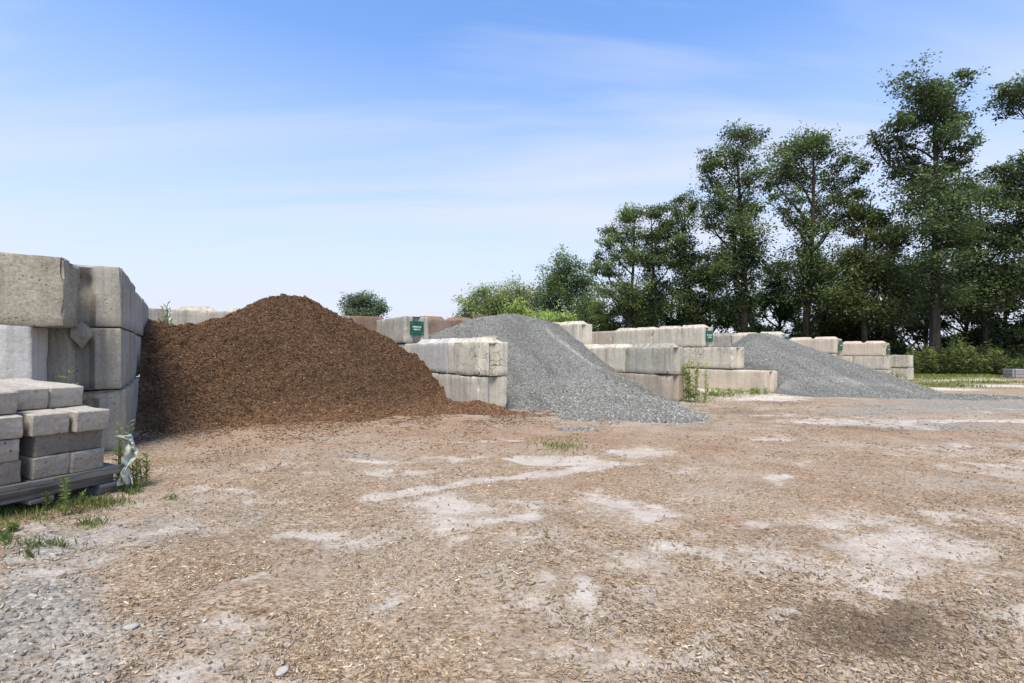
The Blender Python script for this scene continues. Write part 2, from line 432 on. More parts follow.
low = bm.verts.new((.02, 0, BH - .2)); fr = fr[:4] + [low, bm.verts.new((-.035, -.085 * .92, BH - .085))]
for q in range(6): bm.faces.new([bk[q], bk[(q + 1) % 6], fr[(q + 1) % 6], fr[q]])
bm.faces.new([fr[0], fr[1], fr[2], fr[3], fr[5]]); bm.faces.new([fr[3], fr[4], fr[5]])
bmesh.ops.recalc_face_normals(bm, faces=bm.faces)
me = bpy.data.meshes.new('lifting_key'); bm.to_mesh(me); bm.free()
link('lifting_key', me, M['con_dark'], corner_mid)
G1 = 'blocks of the back wall behind the mulch'
BB = .12
for k, (e0, L, mt, lab) in enumerate([(-.9, .66, 'con_dark', 'short dark back wall block beside the green sapling, left of a black gap'),
                         (-.19, 1.83, 'con_light', 'pale block of the back wall seen left of the mulch heap peak'),
                         (1.67, 1.83, 'con_mixed', 'block of the back wall just showing right of the mulch heap peak'),
                         (3.53, .8, 'con_brown', 'small brown stained block of the back wall left of the green sign'),
                         (5.3, 1.8, 'con_brown', 'long brown stained block of the back wall right of the green sign'),
                         (7.15, 1.83, 'con_mixed', 'block of the back wall behind the top of the grey gravel')]):
    if k == 5: continue
    block(12.5, L, e0, 2, BB, mt, lab, G1, 'e', tongue=(k in (1, 4)), rough=.015)
# dividers between the bays; e centre, base
G2 = 'blocks of the divider between the mulch and the grey gravel'
e1 = 4.57; b1 = .03
block(7.5, 1.22, e1, 1, b1, 'con_crack', 'cracked end block of the first divider, second course, with a fluted end', G2, tongue=True, chip=.05)
block(8.73, 1.8, e1, 1, b1, 'con_white', 'smooth bluish white block behind the cracked end block of the first divider', G2, tongue=True, chip=.015)
block(10.55, 1.83, 4.45, 1, b1, 'con_light', 'second course block below the green sign, mulch against it', G2)
block(7.52, 2.4, e1, 0, b1, 'con_light', 'lowest end block of the first divider, its foot buried in spilled mulch', G2, chip=.04)
block(10.58, 1.9, 4.42, 2, b1, 'con_grey', 'top block of the first divider carrying the green sign on its end', G2, chip=.02)
G3 = 'blocks of the divider right of the grey gravel'
e2 = 9.14; b2 = -.05
block(7.22, 1.25, e2, 1, b2, 'con_grey', 'stained second course end block of the divider right of the first gravel heap', G3, tongue=True, chip=.04)
block(8.49, 2.0, e2, 1, b2, 'con_light', 'second course block half covered by the right flank of the first gravel heap', G3, tongue=True)
block(7.24, 1.83, e2, 0, b2, 'con_mixed', 'lowest end block of the second divider with tall weeds beside it', G3, chip=.04)
block(10.2, 1.83, e2 - .05, 2, b2 + .03, 'con_light', 'top block of the second divider, fluted end standing above the gravel slope', G3, chip=.03, tongue=True)
block(12.05, 1.83, e2 - .05, 2, b2 + .03, 'con_light', 'rear top block of the second divider behind the gravel crest', G3, tongue=True)
G4 = 'blocks of the divider left of the far gravel heap'
e3 = 13.2; b3 = -.04
block(7.35, 2.1, e3, 0, b3 - .03, 'con_tan', 'long low tan block standing out at the foot of the third divider', G4, chip=.02)
block(9.47, 1.3, e3, 0, b3 - .03, 'con_tan', 'low tan block of the third divider behind the tall weeds', G4, chip=.02)
block(8.3, 2.6, e3, 1, b3, 'con_crack', 'long pale block with a web of fine cracks under the far green sign', G4, chip=.03)
block(9.3, 1.85, e3, 2, b3, 'con_light', 'top block of the third divider with a green sign on its end', G4, tongue=True)
block(11.17, 1.85, e3, 2, b3, 'con_light', 'second top block back from the end of the third divider', G4, tongue=True)
block(13.04, .9, e3, 2, b3, 'con_tan', 'short tan top block at the rear of the third divider', G4)
block(13.96, .9, e3, 2, b3, 'con_light', 'rearmost short top block of the third divider', G4)
G5 = 'blocks around the far gravel heap'
e4 = 17.7; b4 = -.16
block(9.4, 1.85, e4, 2, b4, 'con_light', 'top block behind the far gravel heap with a green sign at its end', G5, tongue=True)
block(11.27, 1.85, e4, 2, b4, 'con_grey', 'second top block behind the crest of the far gravel heap', G5, tongue=True)
block(13.14, 1.85, e4, 2, b4, 'con_light', 'rear top block showing left of the crest of the far gravel heap', G5, tongue=True)
block(9.4, 1.85, e4, 1, b4, 'con_light', 'block under the signed one behind the far gravel heap', G5)
e5 = 22.2; b5 = -.27
block(9.6, 1.95, e5, 2, b5, 'con_tan', 'pinkish top block with two long lugs right of the far gravel heap', G5, tongue=True)
block(9.6, 1.2, e5, 1, b5, 'con_grey', 'grey block under the pinkish one, at the edge of the gravel slope', G5, tongue=True)
e6 = 26.7; b6 = -.4
block(9.55, 1.85, e6, 2, b6, 'con_tan', 'top block of the last divider with a dark green sign edge', G5, tongue=True)
block(11.42, 1.2, e6, 2, b6, 'con_tan', 'rear top block of the last divider', G5)
block(9.5, 1.3, e6, 1, b6, 'con_light', 'smooth middle block of the last divider', G5)
block(10.82, 1.83, e6, 1, b6, 'con_light', 'middle block of the last divider with a fluted joint, by the gravel', G5)
block(9.5, 1.83, e6, 0, b6, 'con_light', 'lowest block of the last divider, gravel lying against it', G5)
block(9.4, .95, 29.0, 0, -.36, 'con_light', 'lower block of the outermost pair right of the last divider', G5, jig=(-.02, .02))
block(9.4, .95, 29.0, 1, -.36, 'con_crack', 'upper mottled block of the outermost pair right of the last divider', G5, chip=.06, rough=.03)

# ------------------------------------------------------------------ signs
def sign(d, e, z, w, h, lines, label, rot=0):
    x, y = de(d, e)
    root = empty('yard_sign', (x, y, z), ANG - math.pi / 2 + R(rot))
    tag(root, label, 'sign', 'green product signs on the block ends')
    bm = bmesh.new(); bmesh.ops.create_cube(bm, size=1)
    bmesh.ops.scale(bm, vec=(w, .012, h), verts=bm.verts)
    bmesh.ops.bevel(bm, geom=[ed for ed in bm.edges], offset=.004, segments=2, affect='EDGES')
    me = bpy.data.meshes.new('board'); bm.to_mesh(me); bm.free()
    link('board', me, M['sign_green'], root)
    for body, size, dz in lines:
        cu = bpy.data.curves.new('lettering', 'FONT'); cu.body = body; cu.size = size; cu.align_x = 'CENTER'; cu.align_y = 'CENTER'; cu.extrude = .001; cu.offset = size * .02
        tmp = bpy.data.objects.new('lettering_curve', cu); COL.objects.link(tmp); bpy.context.view_layer.update()
        me = bpy.data.meshes.new_from_object(tmp.evaluated_get(bpy.context.evaluated_depsgraph_get())); me.materials.clear(); bpy.data.objects.remove(tmp)
        t = link('lettering', me, M['sign_white'], root); t.location = (0, -.0085, dz); t.rotation_euler = (math.pi / 2, 0, 0)
    if w > .3:
        for sx in (-1, 1):
            for sz in (-1, 1):
                bm = bmesh.new(); bmesh.ops.create_uvsphere(bm, u_segments=8, v_segments=6, radius=.005)
                me = bpy.data.meshes.new('screw'); bm.to_mesh(me); bm.free()
                s = link('screw', me, M['sign_white'], root); s.location = (sx * w * .36, -.007, sz * h * .34)
    return root
sign(10.555, 4.41, b1 + 2 * .612 + .335, .335, .31, [('HEMLOCK', .046, .028), ('MULCH', .046, -.028)], 'square green sign with two lines of white lettering beside the mulch', rot=3)
sign(9.27, 13.24, b3 + 2 * .612 + .33, .33, .33, [('3/4 CLEAN', .052, .035), ('STONE', .055, -.035)], 'green sign on the block end above the long cracked block')
sign(9.37, 17.8, b4 + 2 * .612 + .36, .33, .3, [('STONE', .05, 0)], 'green sign peeping over the far gravel heap')
sign(9.57, 22.3, b5 + 2 * .612 + .33, .33, .4, [('STONE', .05, 0)], 'green sign on the end of the pinkish block right of the far gravel heap')
sign(9.52, 26.8, b6 + 2 * .612 + .3, .33, .4, [('STONE', .05, 0)], 'dark green sign on the end of the last divider, rightmost of the signs')

# ------------------------------------------------------------------ heaps
def mulch_h(d, e):
    crest = np.interp(e, [-1.2, -.5, .2, .6, 1.0, 1.35, 1.6, 2.0, 2.35, 2.7, 3.5, 4.36, 4.8, 5.6], [1.4, 1.5, 1.54, 1.64, 1.86, 2.03, 2.1, 2.12, 1.98, 1.8, 1.38, .95, .5, .1])
    dc = 10.45
    front = crest - np.tan(R(37)) * np.maximum(0, dc - d - .1) * np.interp(e, [-.5, 1.5, 3, 4.3], [.72, 1, .9, .7]) * .92
    back = crest - .3 * np.maximum(0, d - dc - .3)
    h = np.minimum(front, back)
    h = h + .1 * (fbm(d * 1.3, e * 1.3, 41, 4) - .5) * 1.8 + .62 * (fbm(d * 4.6, e * 2.0, 43, 4) - .5) * np.clip(.35 + (dc - d) * 1.2, .35, 1) + .15 * (fbm(d * 13, e * 8, 44, 2) - .5)
    k = .13                       # soft spreading toe
    h = k * np.log1p(np.exp(np.clip(h / k, -30, 30)))
    return h - .035
def mulch_spill(d, e):
    # bark spilled round the end of the first divider
    a = .15 * np.exp(-(((d - 7.35) / .3) ** 2 + ((e - 4.35) / .45) ** 2)) + .22 * np.exp(-(((d - 7.75) / .5) ** 2 + ((e - 3.7) / .7) ** 2))
    return a * (.6 + .9 * fbm(d * 4, e * 4, 45, 3))
def gravel_h(d, e):
    crest = np.interp(e, [3.9, 4.4, 4.9, 5.3, 6.0, 6.6, 7.1, 7.8, 8.84, 9.4], [1.1, 1.3, 1.45, 1.58, 1.86, 2.05, 2.09, 2.04, 1.9, 1.75])
    toe = np.interp(e, [4.4, 5.0, 5.5, 6.2, 7.0, 7.6, 8.4, 9.2], [7.9, 7.4, 6.7, 6.0, 5.7, 5.8, 6.3, 6.9])
    s = (d - toe) / (10.95 - toe)
    prof = np.where(s < 0, 0, np.minimum(s, 1)) ** 1.3
    h = crest * (prof - .05 * np.sin(np.clip(s, 0, 1) * math.pi))
    h = h - .35 * np.maximum(0, d - 11.2)
    rid = np.exp(-((e - (7.9 - (11 - d) * .05)) / .35) ** 2) * .1 * np.clip(s * 3, 0, 1) * np.clip((1 - s) * 3, 0, 1)
    h = h + rid + (.2 * (fbm(d * .9, e * 1.5, 51, 3) - .5) - .1 * sstep(.6, .75, fbm(d * .9 + 4, e * 1.1, 57, 2))) * np.clip(s * 3, 0, 1) * np.clip(1.4 - s, .2, 1) + .03 * (fbm(d * 6, e * 6, 53, 2) - .5)
    # thin spread of stone in front
    tip = (np.exp(-(((d - 6.1) / .75) ** 2 + ((e - 5.7) / .75) ** 2)) * .1 + np.exp(-(((d - 5.2) / .7) ** 2 + ((e - 6.5) / .8) ** 2)) * .085 + np.exp(-(((d - 6.1) / .7) ** 2 + ((e - 7.2) / 1.2) ** 2)) * .06) * (.55 + .9 * fbm(d * 2.2, e * 2.2, 55, 3))
    return np.maximum(h, 0) + tip - .032
def far_h(x, y):
    cx, cy = 7.95, 16.3
    dx = x - cx; dy = y - cy
    rx = np.where(dx > 0, 5.4, 2.6); ry = np.where(dy > 0, 3.0, 3.5)
    r = np.sqrt((dx / rx) ** 2 + (dy / ry) ** 2)
    h = 1.98 * (np.sqrt((1 - r) ** 2 + .006) * (r < 1) + (r >= 1) * .07 * np.exp(-(r - 1) * 5))
    h = np.where(r < 1, 1.9 * (1 - r ** 1.02) , 0)
    h = np.minimum(h, 1.78 - .12 * r) 
    h = h + .06 * (fbm(x * 1.1, y * 1.1, 61, 3) - .5) * (r < 1) + .025 * (fbm(x * 5, y * 5, 63, 2) - .5)
    d, e = to_de(x, y)
    tip = .1 * np.exp(-(((x - 11.2) / 2.6) ** 2 + ((y - 12.9) / .8) ** 2)) + .06 * np.exp(-(((x - 8.4) / 1.6) ** 2 + ((y - 12.6) / .6) ** 2))
    return np.maximum(h, 0) + tip - .025

def scatter(pts, nrm_tilt, sizes, cols, kind):
    """many small loose pieces in one mesh: kind 'chip' (thin slivers) or 'stone' (jittered octahedra)"""
    n = len(pts)
    yaw = rng.uniform(0, 2 * math.pi, n); t1 = rng.normal(0, nrm_tilt, n); t2 = rng.normal(0, nrm_tilt, n)
    cy, sy = np.cos(yaw), np.sin(yaw)
    X = np.stack([cy * np.cos(t1), sy * np.cos(t1), np.sin(t1)], 1)
    Yv = np.stack([-sy * np.cos(t2), cy * np.cos(t2), np.sin(t2)], 1)
    Z = np.cross(X, Yv)
    if kind == 'chip':
        tpl = np.array([[-1, -1, -1], [1, -1, -1], [1, 1, -1], [-1, 1, -1], [-1, -1, 1], [1, -1, 1], [1, 1, 1], [-1, 1, 1]], float)
        fc = np.array([[4, 5, 6, 7], [0, 1, 5, 4], [1, 2, 6, 5], [2, 3, 7, 6], [3, 0, 4, 7]])
    else:
        tpl = np.array([[1, 0, 0], [-1, 0, 0], [0, 1, 0], [0, -1, 0], [0, 0, 1], [0, 0, -1]], float)
        fc = np.array([[0, 2, 4], [2, 1, 4], [1, 3, 4], [3, 0, 4], [2, 0, 5], [1, 2, 5], [3, 1, 5], [0, 3, 5]])
    k = len(tpl)
    T = np.broadcast_to(tpl, (n, k, 3)) * (1 + rng.uniform(-.35, .35, (n, k, 3)))
    T = T * sizes[:, None, :]
    v = pts[:, None, :] + T[:, :, 0:1] * X[:, None, :] + T[:, :, 1:2] * Yv[:, None, :] + T[:, :, 2:3] * Z[:, None, :]
    f = (np.arange(n)[:, None, None] * k + fc[None]).reshape(-1, fc.shape[1])
    c = np.repeat(np.concatenate([cols, np.ones((n, 1))], 1)[:, None, :], k, 1)
    return np_mesh('scatter', v.reshape(-1, 3), f, False, c.reshape(-1, 4))
def pick(palette, n, jitter=.18):
    pal = np.array(palette); w = pal[:, 3] / pal[:, 3].sum()
    i = rng.choice(len(pal), n, p=w)
    return np.clip(pal[i, :3] * rng.uniform(1 - jitter, 1 + jitter, (n, 1)), 0, .75)

# mulch heap (grid in d,e)
dd = np.linspace(6.4, 12.5, 250); ee = np.linspace(-.49, 5.9, 260)
D, E = np.meshgrid(dd, ee, indexing='ij')
X, Y = de(D, E)
def mulch_total(d, e):
    x, y = de(d, e)
    m = mulch_h(d, e)
    # nothing of the heap beyond the divider except the spill at its end
    cut = 1 - sstep(4.2, 4.75, e)
    m = m * np.where(d > 7.5, np.where(e > 4.4, cut, 1), np.where(e > 3.6, 1 - sstep(3.6, 5.0, e) , 1))
    edge = sstep(6.4, 6.9, d)
    return ground_h(x, y, False) + m * edge + mulch_spill(d, e) - (1 - edge) * .08 - .03 - sstep(5.2, 5.9, e) * .1
Z = mulch_total(D, E)
me = np_mesh('mulch_pile', np.stack([X, Y, Z], -1).reshape(-1, 3), grid_faces(len(dd), len(ee))[:, ::-1])
mulch = link('mulch_pile', me, M['mulch'])
tag(mulch, 'big dark brown heap of bark mulch between the left wall and the first divider', 'mulch pile')
n = 120000
sd = 6.5 + 4.4 * rng.random(n) ** .9; se = rng.uniform(-.4, 5.2, n)
keep = ~((se > 4.3) & (sd > 7.45)); sd, se = sd[keep], se[keep]; n = len(sd)
x, y = de(sd, se); z = mulch_total(sd, se)
ok = z > ground_h(x, y) - .01; x, y, z, sd = x[ok], y[ok], z[ok], sd[ok]; n = len(x)
sz = np.stack([.006 + .025 * rng.random(n) ** 2.2, rng.uniform(.002, .0065, n), rng.uniform(.0015, .004, n)], 1)
dark = pick([(.085, .045, .024, 3.4), (.135, .074, .04, 5), (.19, .11, .06, 4), (.26, .16, .092, 1.1), (.38, .26, .155, .2)], n)
low = np.clip((7.9 - sd) / 1.0, 0, 1)[:, None]
dark = dark * (1 + .75 * low)
me = scatter(np.stack([x, y, z + .004], 1), .55, sz, dark, 'chip')
o = link('loose_bark', me, M['chip'], mulch); o['kind'] = 'stuff'

# first gravel heap
dd = np.linspace(4.3, 13.2, 300); ee = np.linspace(4.0, 9.6, 240)
def grav_total(d, e):
    h = gravel_h(d, e)
    h = h * np.where((e < 4.97) & (d < 8.15), sstep(4.9, 5.05, e), 1) * sstep(4.4, 4.55, e) * (1 - sstep(8.85, 9.45, e) * np.where(d < 10.1, 1, .12))
    # over the top of the first divider the stone lies on the second course
    ed = np.minimum(np.minimum(d - 4.3, 0.8), np.minimum(e - 4.0, 9.6 - e) * 3)
    x, y = de(d, e)
    return ground_h(x, y, False) + h - .08 * (1 - sstep(0, .8, ed)) - .015
D, E = np.meshgrid(dd, ee, indexing='ij'); X, Y = de(D, E); Z = grav_total(D, E)
line_e = 8.05 - (10.8 - D) * .1
streak = np.exp(-((E - line_e) / .13) ** 2) * sstep(8.0, 8.8, D) * (1 - sstep(10.0, 10.8, D)) * (.35 + fbm(D * 3, E * 3, 71, 3)) * 2.2
streak += np.exp(-(((D - 7.6) / .5) ** 2 + ((E - 7.0) / .7) ** 2)) * .5 * fbm(D * 2, E * 2, 72, 3)
streak += np.exp(-(((D - 6.2) / .8) ** 2 + ((E - 7.4) / 1.2) ** 2)) * .45 * fbm(D * 2, E * 2, 75, 3)
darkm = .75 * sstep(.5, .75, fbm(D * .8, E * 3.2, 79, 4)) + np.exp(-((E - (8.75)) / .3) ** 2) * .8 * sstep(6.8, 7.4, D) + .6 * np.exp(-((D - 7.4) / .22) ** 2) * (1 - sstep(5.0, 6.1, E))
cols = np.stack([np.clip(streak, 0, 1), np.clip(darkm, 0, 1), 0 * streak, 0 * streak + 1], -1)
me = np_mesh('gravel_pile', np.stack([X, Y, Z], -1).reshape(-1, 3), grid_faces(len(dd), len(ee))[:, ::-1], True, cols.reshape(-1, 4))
gp = link('gravel_pile', me, M['gravel'])
tag(gp, 'tall blue-grey heap of crushed stone between the first and second dividers', 'gravel pile', 'heaps of grey crushed stone')
STONE = [(.15, .152, .137, 3), (.24, .243, .22, 5), (.33, .33, .3, 4), (.42, .41, .37, 1.3), (.52, .5, .45, .25)]
def stones(n, fn, on, d0, d1, e0, e1, smin, smax, parent, world=False):
    a = rng.uniform(d0, d1, n); b = rng.uniform(e0, e1, n)
    x, y = (a, b) if world else de(a, b)
    z = fn(a, b); ok = z > ground_h(x, y) - .012
    if on is not None: ok &= on(a, b)
    x, y, z = x[ok], y[ok], z[ok]; n = len(x)
    r = smin + (smax - smin) * rng.random(n) ** 2.2
    sz = r[:, None] * np.stack([rng.uniform(.8, 1.2, n), rng.uniform(.65, 1, n), rng.uniform(.5, .8, n)], 1)
    me = scatter(np.stack([x, y, z], 1), .5, sz, pick(STONE, n, .12), 'stone')
    o = link('loose_stone', me, M['stone'], parent); o['kind'] = 'stuff'
    return o
stones(42000, grav_total, lambda a, b: ~((a > 8.0) & (b > 8.84)) & ~((a > 7.4) & (b < 4.97)), 4.5, 11.3, 4.3, 9.2, .008, .024, gp)
stones(4200, grav_total, lambda a, b: (b > 4.97) | (a < 7.4), 4.6, 7.9, 4.6, 8.8, .018, .045, gp)

# far gravel heap (world grid)
xx = np.linspace(5.0, 16.0, 230); yy = np.linspace(11.0, 19.4, 190)
def far_total(x, y):
    d, e = to_de(x, y)
    h = far_h(x, y)
    h = h * sstep(13.42, 13.62, np.where((e < 14) & (d > 7.2), e, 99))
    ed = np.minimum(np.minimum(x - 5, 16 - x), np.minimum(y - 11, 19.4 - y) * 1.5)
    return ground_h(x, y, False) + h - .1 * (1 - sstep(0, .8, ed)) - .01
X, Y = np.meshgrid(xx, yy, indexing='ij'); Z = far_total(X, Y)
D, E = to_de(X, Y)
lite = np.exp(-((Y - 13.45 - .05 * (X - 8)) / .22) ** 2) * .7 * fbm(X * 2, Y * 2, 77, 3) + np.exp(-(((X - 8.1) / .5) ** 2 + ((Y - 15.8) / 1) ** 2)) * .3 * fbm(X * 3, Y * 3, 78, 3)
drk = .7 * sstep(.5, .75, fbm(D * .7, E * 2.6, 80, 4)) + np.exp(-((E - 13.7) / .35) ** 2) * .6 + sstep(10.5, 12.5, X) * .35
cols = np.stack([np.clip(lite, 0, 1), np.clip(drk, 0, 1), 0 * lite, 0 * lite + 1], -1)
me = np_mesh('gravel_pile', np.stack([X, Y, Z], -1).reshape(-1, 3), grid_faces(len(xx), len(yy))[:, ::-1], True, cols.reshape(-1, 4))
gp2 = link('gravel_pile', me, M['gravel'])
tag(gp2, 'lower spreading heap of grey stone beyond the third divider, nearer the trees', 'gravel pile', 'heaps of grey crushed stone')
stones(30000, far_total, lambda a, b: to_de(a, b)[1] > 13.5, 5.5, 15.5, 11.6, 18, .012, .032, gp2, True)

# small dark lump of stone lying on top of the first divider
bm = bmesh.new(); bmesh.ops.create_icosphere(bm, subdivisions=3, radius=1)
for v in bm.verts:
    p = np.array([list(v.co)]); s = 1 + .5 * (float(vnoise3(p * 1.6 + 5, 3)[0]) - .5)
    v.co = Vector((v.co.x * .2 * s, v.co.y * .1 * s, v.co.z * .05 * s))
me = bpy.data.meshes.new('stone_slab'); bm.to_mesh(me); bm.free()
o = link('broken_slab', me, M['con_dark']); x, y = de(8.0, 4.75); o.location = (x, y, b1 + 1.224 + .06); o.rotation_euler = (.05, -.12, .25)
tag(o, 'small dark broken slab lying on the end of the first divider against the gravel', 'rubble')

# ------------------------------------------------------------------ ground sheet
def blobs(x, y, lst):
    t = np.zeros_like(x)
    wx = x + .55 * (fbm(x * .9, y * .9, 201, 4) - .5) + .3 * (fbm(x * 3.5, y * 3.5, 203, 3) - .5); wy = y + .8 * (fbm(x * .9, y * .9, 207, 4) - .5) + .35 * (fbm(x * 3.5, y * 3.5, 209, 3) - .5)
    x, y = wx, wy
    for (px, py, rx, ry, w) in lst:
        gx, gy = g_at(px, py); x1, y1 = g_at(px, py + ry); x0, y0 = g_at(px, max(py - ry, 356))
        sx = rx * gy / F; sy = abs(y0 - y1) / 2
        # keep the spread along the line of sight of the survey
        ux = gx / gy
        t = np.maximum(t, w * np.exp(-(((x - ux * y) / sx) ** 2 + ((y - gy) / sy) ** 2)))
    return t
PALE = [(520, 517, 30, 9, 1), (592, 580, 18, 22, 1), (395, 600, 30, 12, .9), (470, 540, 18, 22, .75), (320, 528, 50, 14, .85), (215, 525, 60, 12, .6), (430, 520, 40, 16, .6), (645, 505, 60, 12, .9), (675, 512, 25, 10, 1), (640, 450, 45, 9, .9),
        (800, 484, 28, 5, .9), (770, 440, 40, 4, .8), (745, 565, 40, 9, .75), (730, 540, 40, 8, .7), (910, 560, 100, 45, .85), (840, 520, 60, 20, .7), (1010, 600, 40, 16, .7), (600, 500, 20, 20, .7), (455, 455, 35, 4, .8), (360, 462, 45, 4, .8), (940, 450, 120, 8, .6), (1000, 515, 30, 12, .7),
        (560, 660, 40, 12, .6), (640, 660, 30, 18, .6), (250, 660, 20, 20, .6), (330, 640, 20, 12, .55), (700, 600, 40, 12, .5), (130, 640, 60, 20, .5), (1010, 470, 40, 10, .6), (560, 470, 60, 10, .5), (680, 470, 30, 8, .7), (820, 465, 20, 4, .7)]
GREY = [(40, 620, 150, 55, 1), (30, 550, 90, 25, .85), (150, 530, 110, 18, .6), (100, 660, 120, 40, .8), (250, 510, 140, 16, .45), (330, 540, 90, 18, .4), (380, 600, 60, 20, .4), (360, 455, 60, 5, .6), (920, 425, 120, 6, .8), (980, 405, 120, 8, 1), (880, 412, 80, 5, .9), (690, 425, 40, 4, .7), (950, 480, 90, 14, .35), (620, 415, 110, 8, .6)]
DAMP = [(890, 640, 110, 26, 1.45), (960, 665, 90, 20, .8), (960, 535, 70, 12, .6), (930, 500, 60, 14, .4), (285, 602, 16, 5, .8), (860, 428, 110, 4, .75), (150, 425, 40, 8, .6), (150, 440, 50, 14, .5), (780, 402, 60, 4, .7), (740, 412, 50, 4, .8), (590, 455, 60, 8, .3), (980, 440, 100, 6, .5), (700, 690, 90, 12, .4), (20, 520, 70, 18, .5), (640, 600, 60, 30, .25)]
RUST = [(250, 428, 150, 8, 1), (420, 422, 80, 6, 1), (170, 432, 50, 9, .9), (560, 440, 160, 14, .75), (330, 432, 140, 8, .85), (470, 430, 100, 10, .8), (700, 445, 120, 12, .5), (910, 433, 110, 5, .9), (860, 470, 100, 12, .45), (250, 440, 130, 12, .6), (880, 495, 90, 10, .5), (600, 480, 120, 15, .4), (760, 520, 80, 20, .3)]
GREEN = [(558, 447, 22, 8, .85), (570, 437, 25, 5, .6), (40, 530, 50, 10, .6), (20, 500, 50, 14, .6), (840, 390, 30, 3, .8), (700, 395, 30, 6, .7), (740, 393, 40, 4, .7), (790, 388, 30, 4, .85), (950, 383, 70, 3, .95), (920, 377, 80, 4, 1), (1000, 388, 80, 2, .7), (900, 372, 30, 4, 1), (960, 374, 80, 5, 1), (870, 385, 20, 4, .9)]
WHITE = [(740, 386, 60, 7, 1), (770, 398, 60, 4, .8), (700, 397, 30, 5, .6), (960, 380, 60, 2.5, .9), (990, 386, 60, 2, .9), (940, 389, 60, 2, .8), (1000, 377, 60, 2, .5)]
def worn(x, y):
    # scuffed wheel lanes: streaks drawn out along two curving headings
    a = x * math.cos(.75) + y * math.sin(.75); b = -x * math.sin(.75) + y * math.cos(.75) + .05 * a * a
    c = x * math.cos(-.1) + y * math.sin(-.1); d_ = -x * math.sin(-.1) + y * math.cos(-.1) - .02 * c * c
    s1 = sstep(.5, .68, fbm(a * .55, b * 2.4, 221, 5)); s2 = sstep(.52, .7, fbm(c * .8, d_ * 1.5, 225, 5))
    gate = sstep(.36, .58, fbm(x * .4 + 3, y * .4, 223, 3)); fine = .45 + 1.1 * fbm(x * 5, y * 5, 227, 3)
    return np.clip(np.maximum(s1, s2 * .9) * gate * fine * (1 - sstep(9, 16, y)) * .9 * (1 - .35 * (1 - sstep(2.6, 4.2, y))) * (1 - .8 * np.clip(blobs(x, y, DAMP[:3]), 0, 1)) * (1 - sstep(4.6, 6.2, to_de(x, y)[0])), 0, 1)
nu = 620; nv = 520
ys1 = np.linspace(-6, 1.2, 40, endpoint=False); ys2 = 1.2 * (14 / 1.2) ** np.linspace(0, 1, 420, endpoint=False); ys3 = 14 * (900 / 14) ** np.linspace(0, 1, 160)
yr = np.concatenate([ys1, ys2, ys3]); uc = np.linspace(-1.9, 1.9, nv)
Yg, Ug = np.meshgrid(yr, uc, indexing='ij')
Xg = Ug * (np.maximum(Yg, 0) + 4.0)
Zg = ground_h(Xg, Yg)
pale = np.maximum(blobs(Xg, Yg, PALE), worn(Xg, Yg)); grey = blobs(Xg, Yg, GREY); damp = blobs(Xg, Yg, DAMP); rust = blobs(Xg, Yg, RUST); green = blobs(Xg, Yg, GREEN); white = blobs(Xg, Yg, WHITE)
fargreen = sstep(24, 34, Yg); green = np.maximum(green, fargreen)
Zg = Zg - .012 * pale * (Yg < 14)
one = np.ones_like(pale)
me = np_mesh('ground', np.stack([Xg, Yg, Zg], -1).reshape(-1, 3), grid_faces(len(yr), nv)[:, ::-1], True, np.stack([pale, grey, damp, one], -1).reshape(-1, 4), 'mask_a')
at = me.color_attributes.new('mask_b', 'FLOAT_COLOR', 'POINT'); at.data.foreach_set('color', np.stack([rust, green, white, one], -1).astype(np.float32).ravel())
g = link('ground', me, M['ground']); tag(g, None, None, kind='structure')

# loose chips on the ground
def ground_scatter(n, ymin, ymax, pw, wmax, fn):
    y = (ymin ** (1 - pw) + rng.random(n) * (ymax ** (1 - pw) - ymin ** (1 - pw))) ** (1 / (1 - pw))
    x = rng.uniform(-1.25, 1.25, n) * y * wmax
    return x, y
n = 230000
x, y = ground_scatter(n, 1.2, 11, 1.2, 1.0, None)
pl = blobs(x, y, PALE); gr = blobs(x, y, GREY); dm = blobs(x, y, DAMP)
nzz = fbm(x * 3, y * 3, 91, 4)
pl = np.maximum(pl, worn(x, y))
pkeep = np.clip(1.1 - 1.0 * np.clip(pl * 1.15, 0, 1) - .62 * gr - .3 * dm, .04, 1) * sstep(.3, .62, nzz)
ok = rng.random(n) < pkeep
d, e = to_de(x, y); ok &= ~((d > 7.0) & (e > -1) & (e < 9))
x, y = x[ok], y[ok]; n = len(x)
z = ground_h(x, y) - .012 * blobs(x, y, PALE)
ln = .0022 + .0115 * rng.random(n) ** 3.4
sz = np.stack([ln, np.minimum(ln * rng.uniform(.1, .34, n), .0034), rng.uniform(.0006, .0022, n)], 1)
col = pick([(.26, .178, .108, 3), (.355, .258, .166, 5), (.44, .335, .228, 5), (.55, .44, .315, 2.5), (.66, .57, .44, 1), (.18, .118, .072, 1.6), (.44, .38, .3, 1.5)], n)
col *= (1 - .45 * blobs(x, y, DAMP))[:, None]
me = scatter(np.stack([x, y, z + .0015], 1), .13, sz, col, 'chip')
o = link('wood_chips', me, M['chip']); tag(o, 'loose tan wood chips trodden over the yard ground', 'wood chips', kind='stuff')
n = 42000
x, y = ground_scatter(n, 1.25, 7.5, 1.1, 1.0, None)
gr = blobs(x, y, GREY); ok = rng.random(n) < np.clip(.012 + gr * .95, 0, 1); x, y = x[ok], y[ok]; n = len(x)
z = ground_h(x, y)
r = .0022 + .0075 * rng.random(n) ** 3.5
sz = r[:, None] * np.stack([rng.uniform(.8, 1.3, n), rng.uniform(.6, 1, n), rng.uniform(.4, .8, n)], 1)
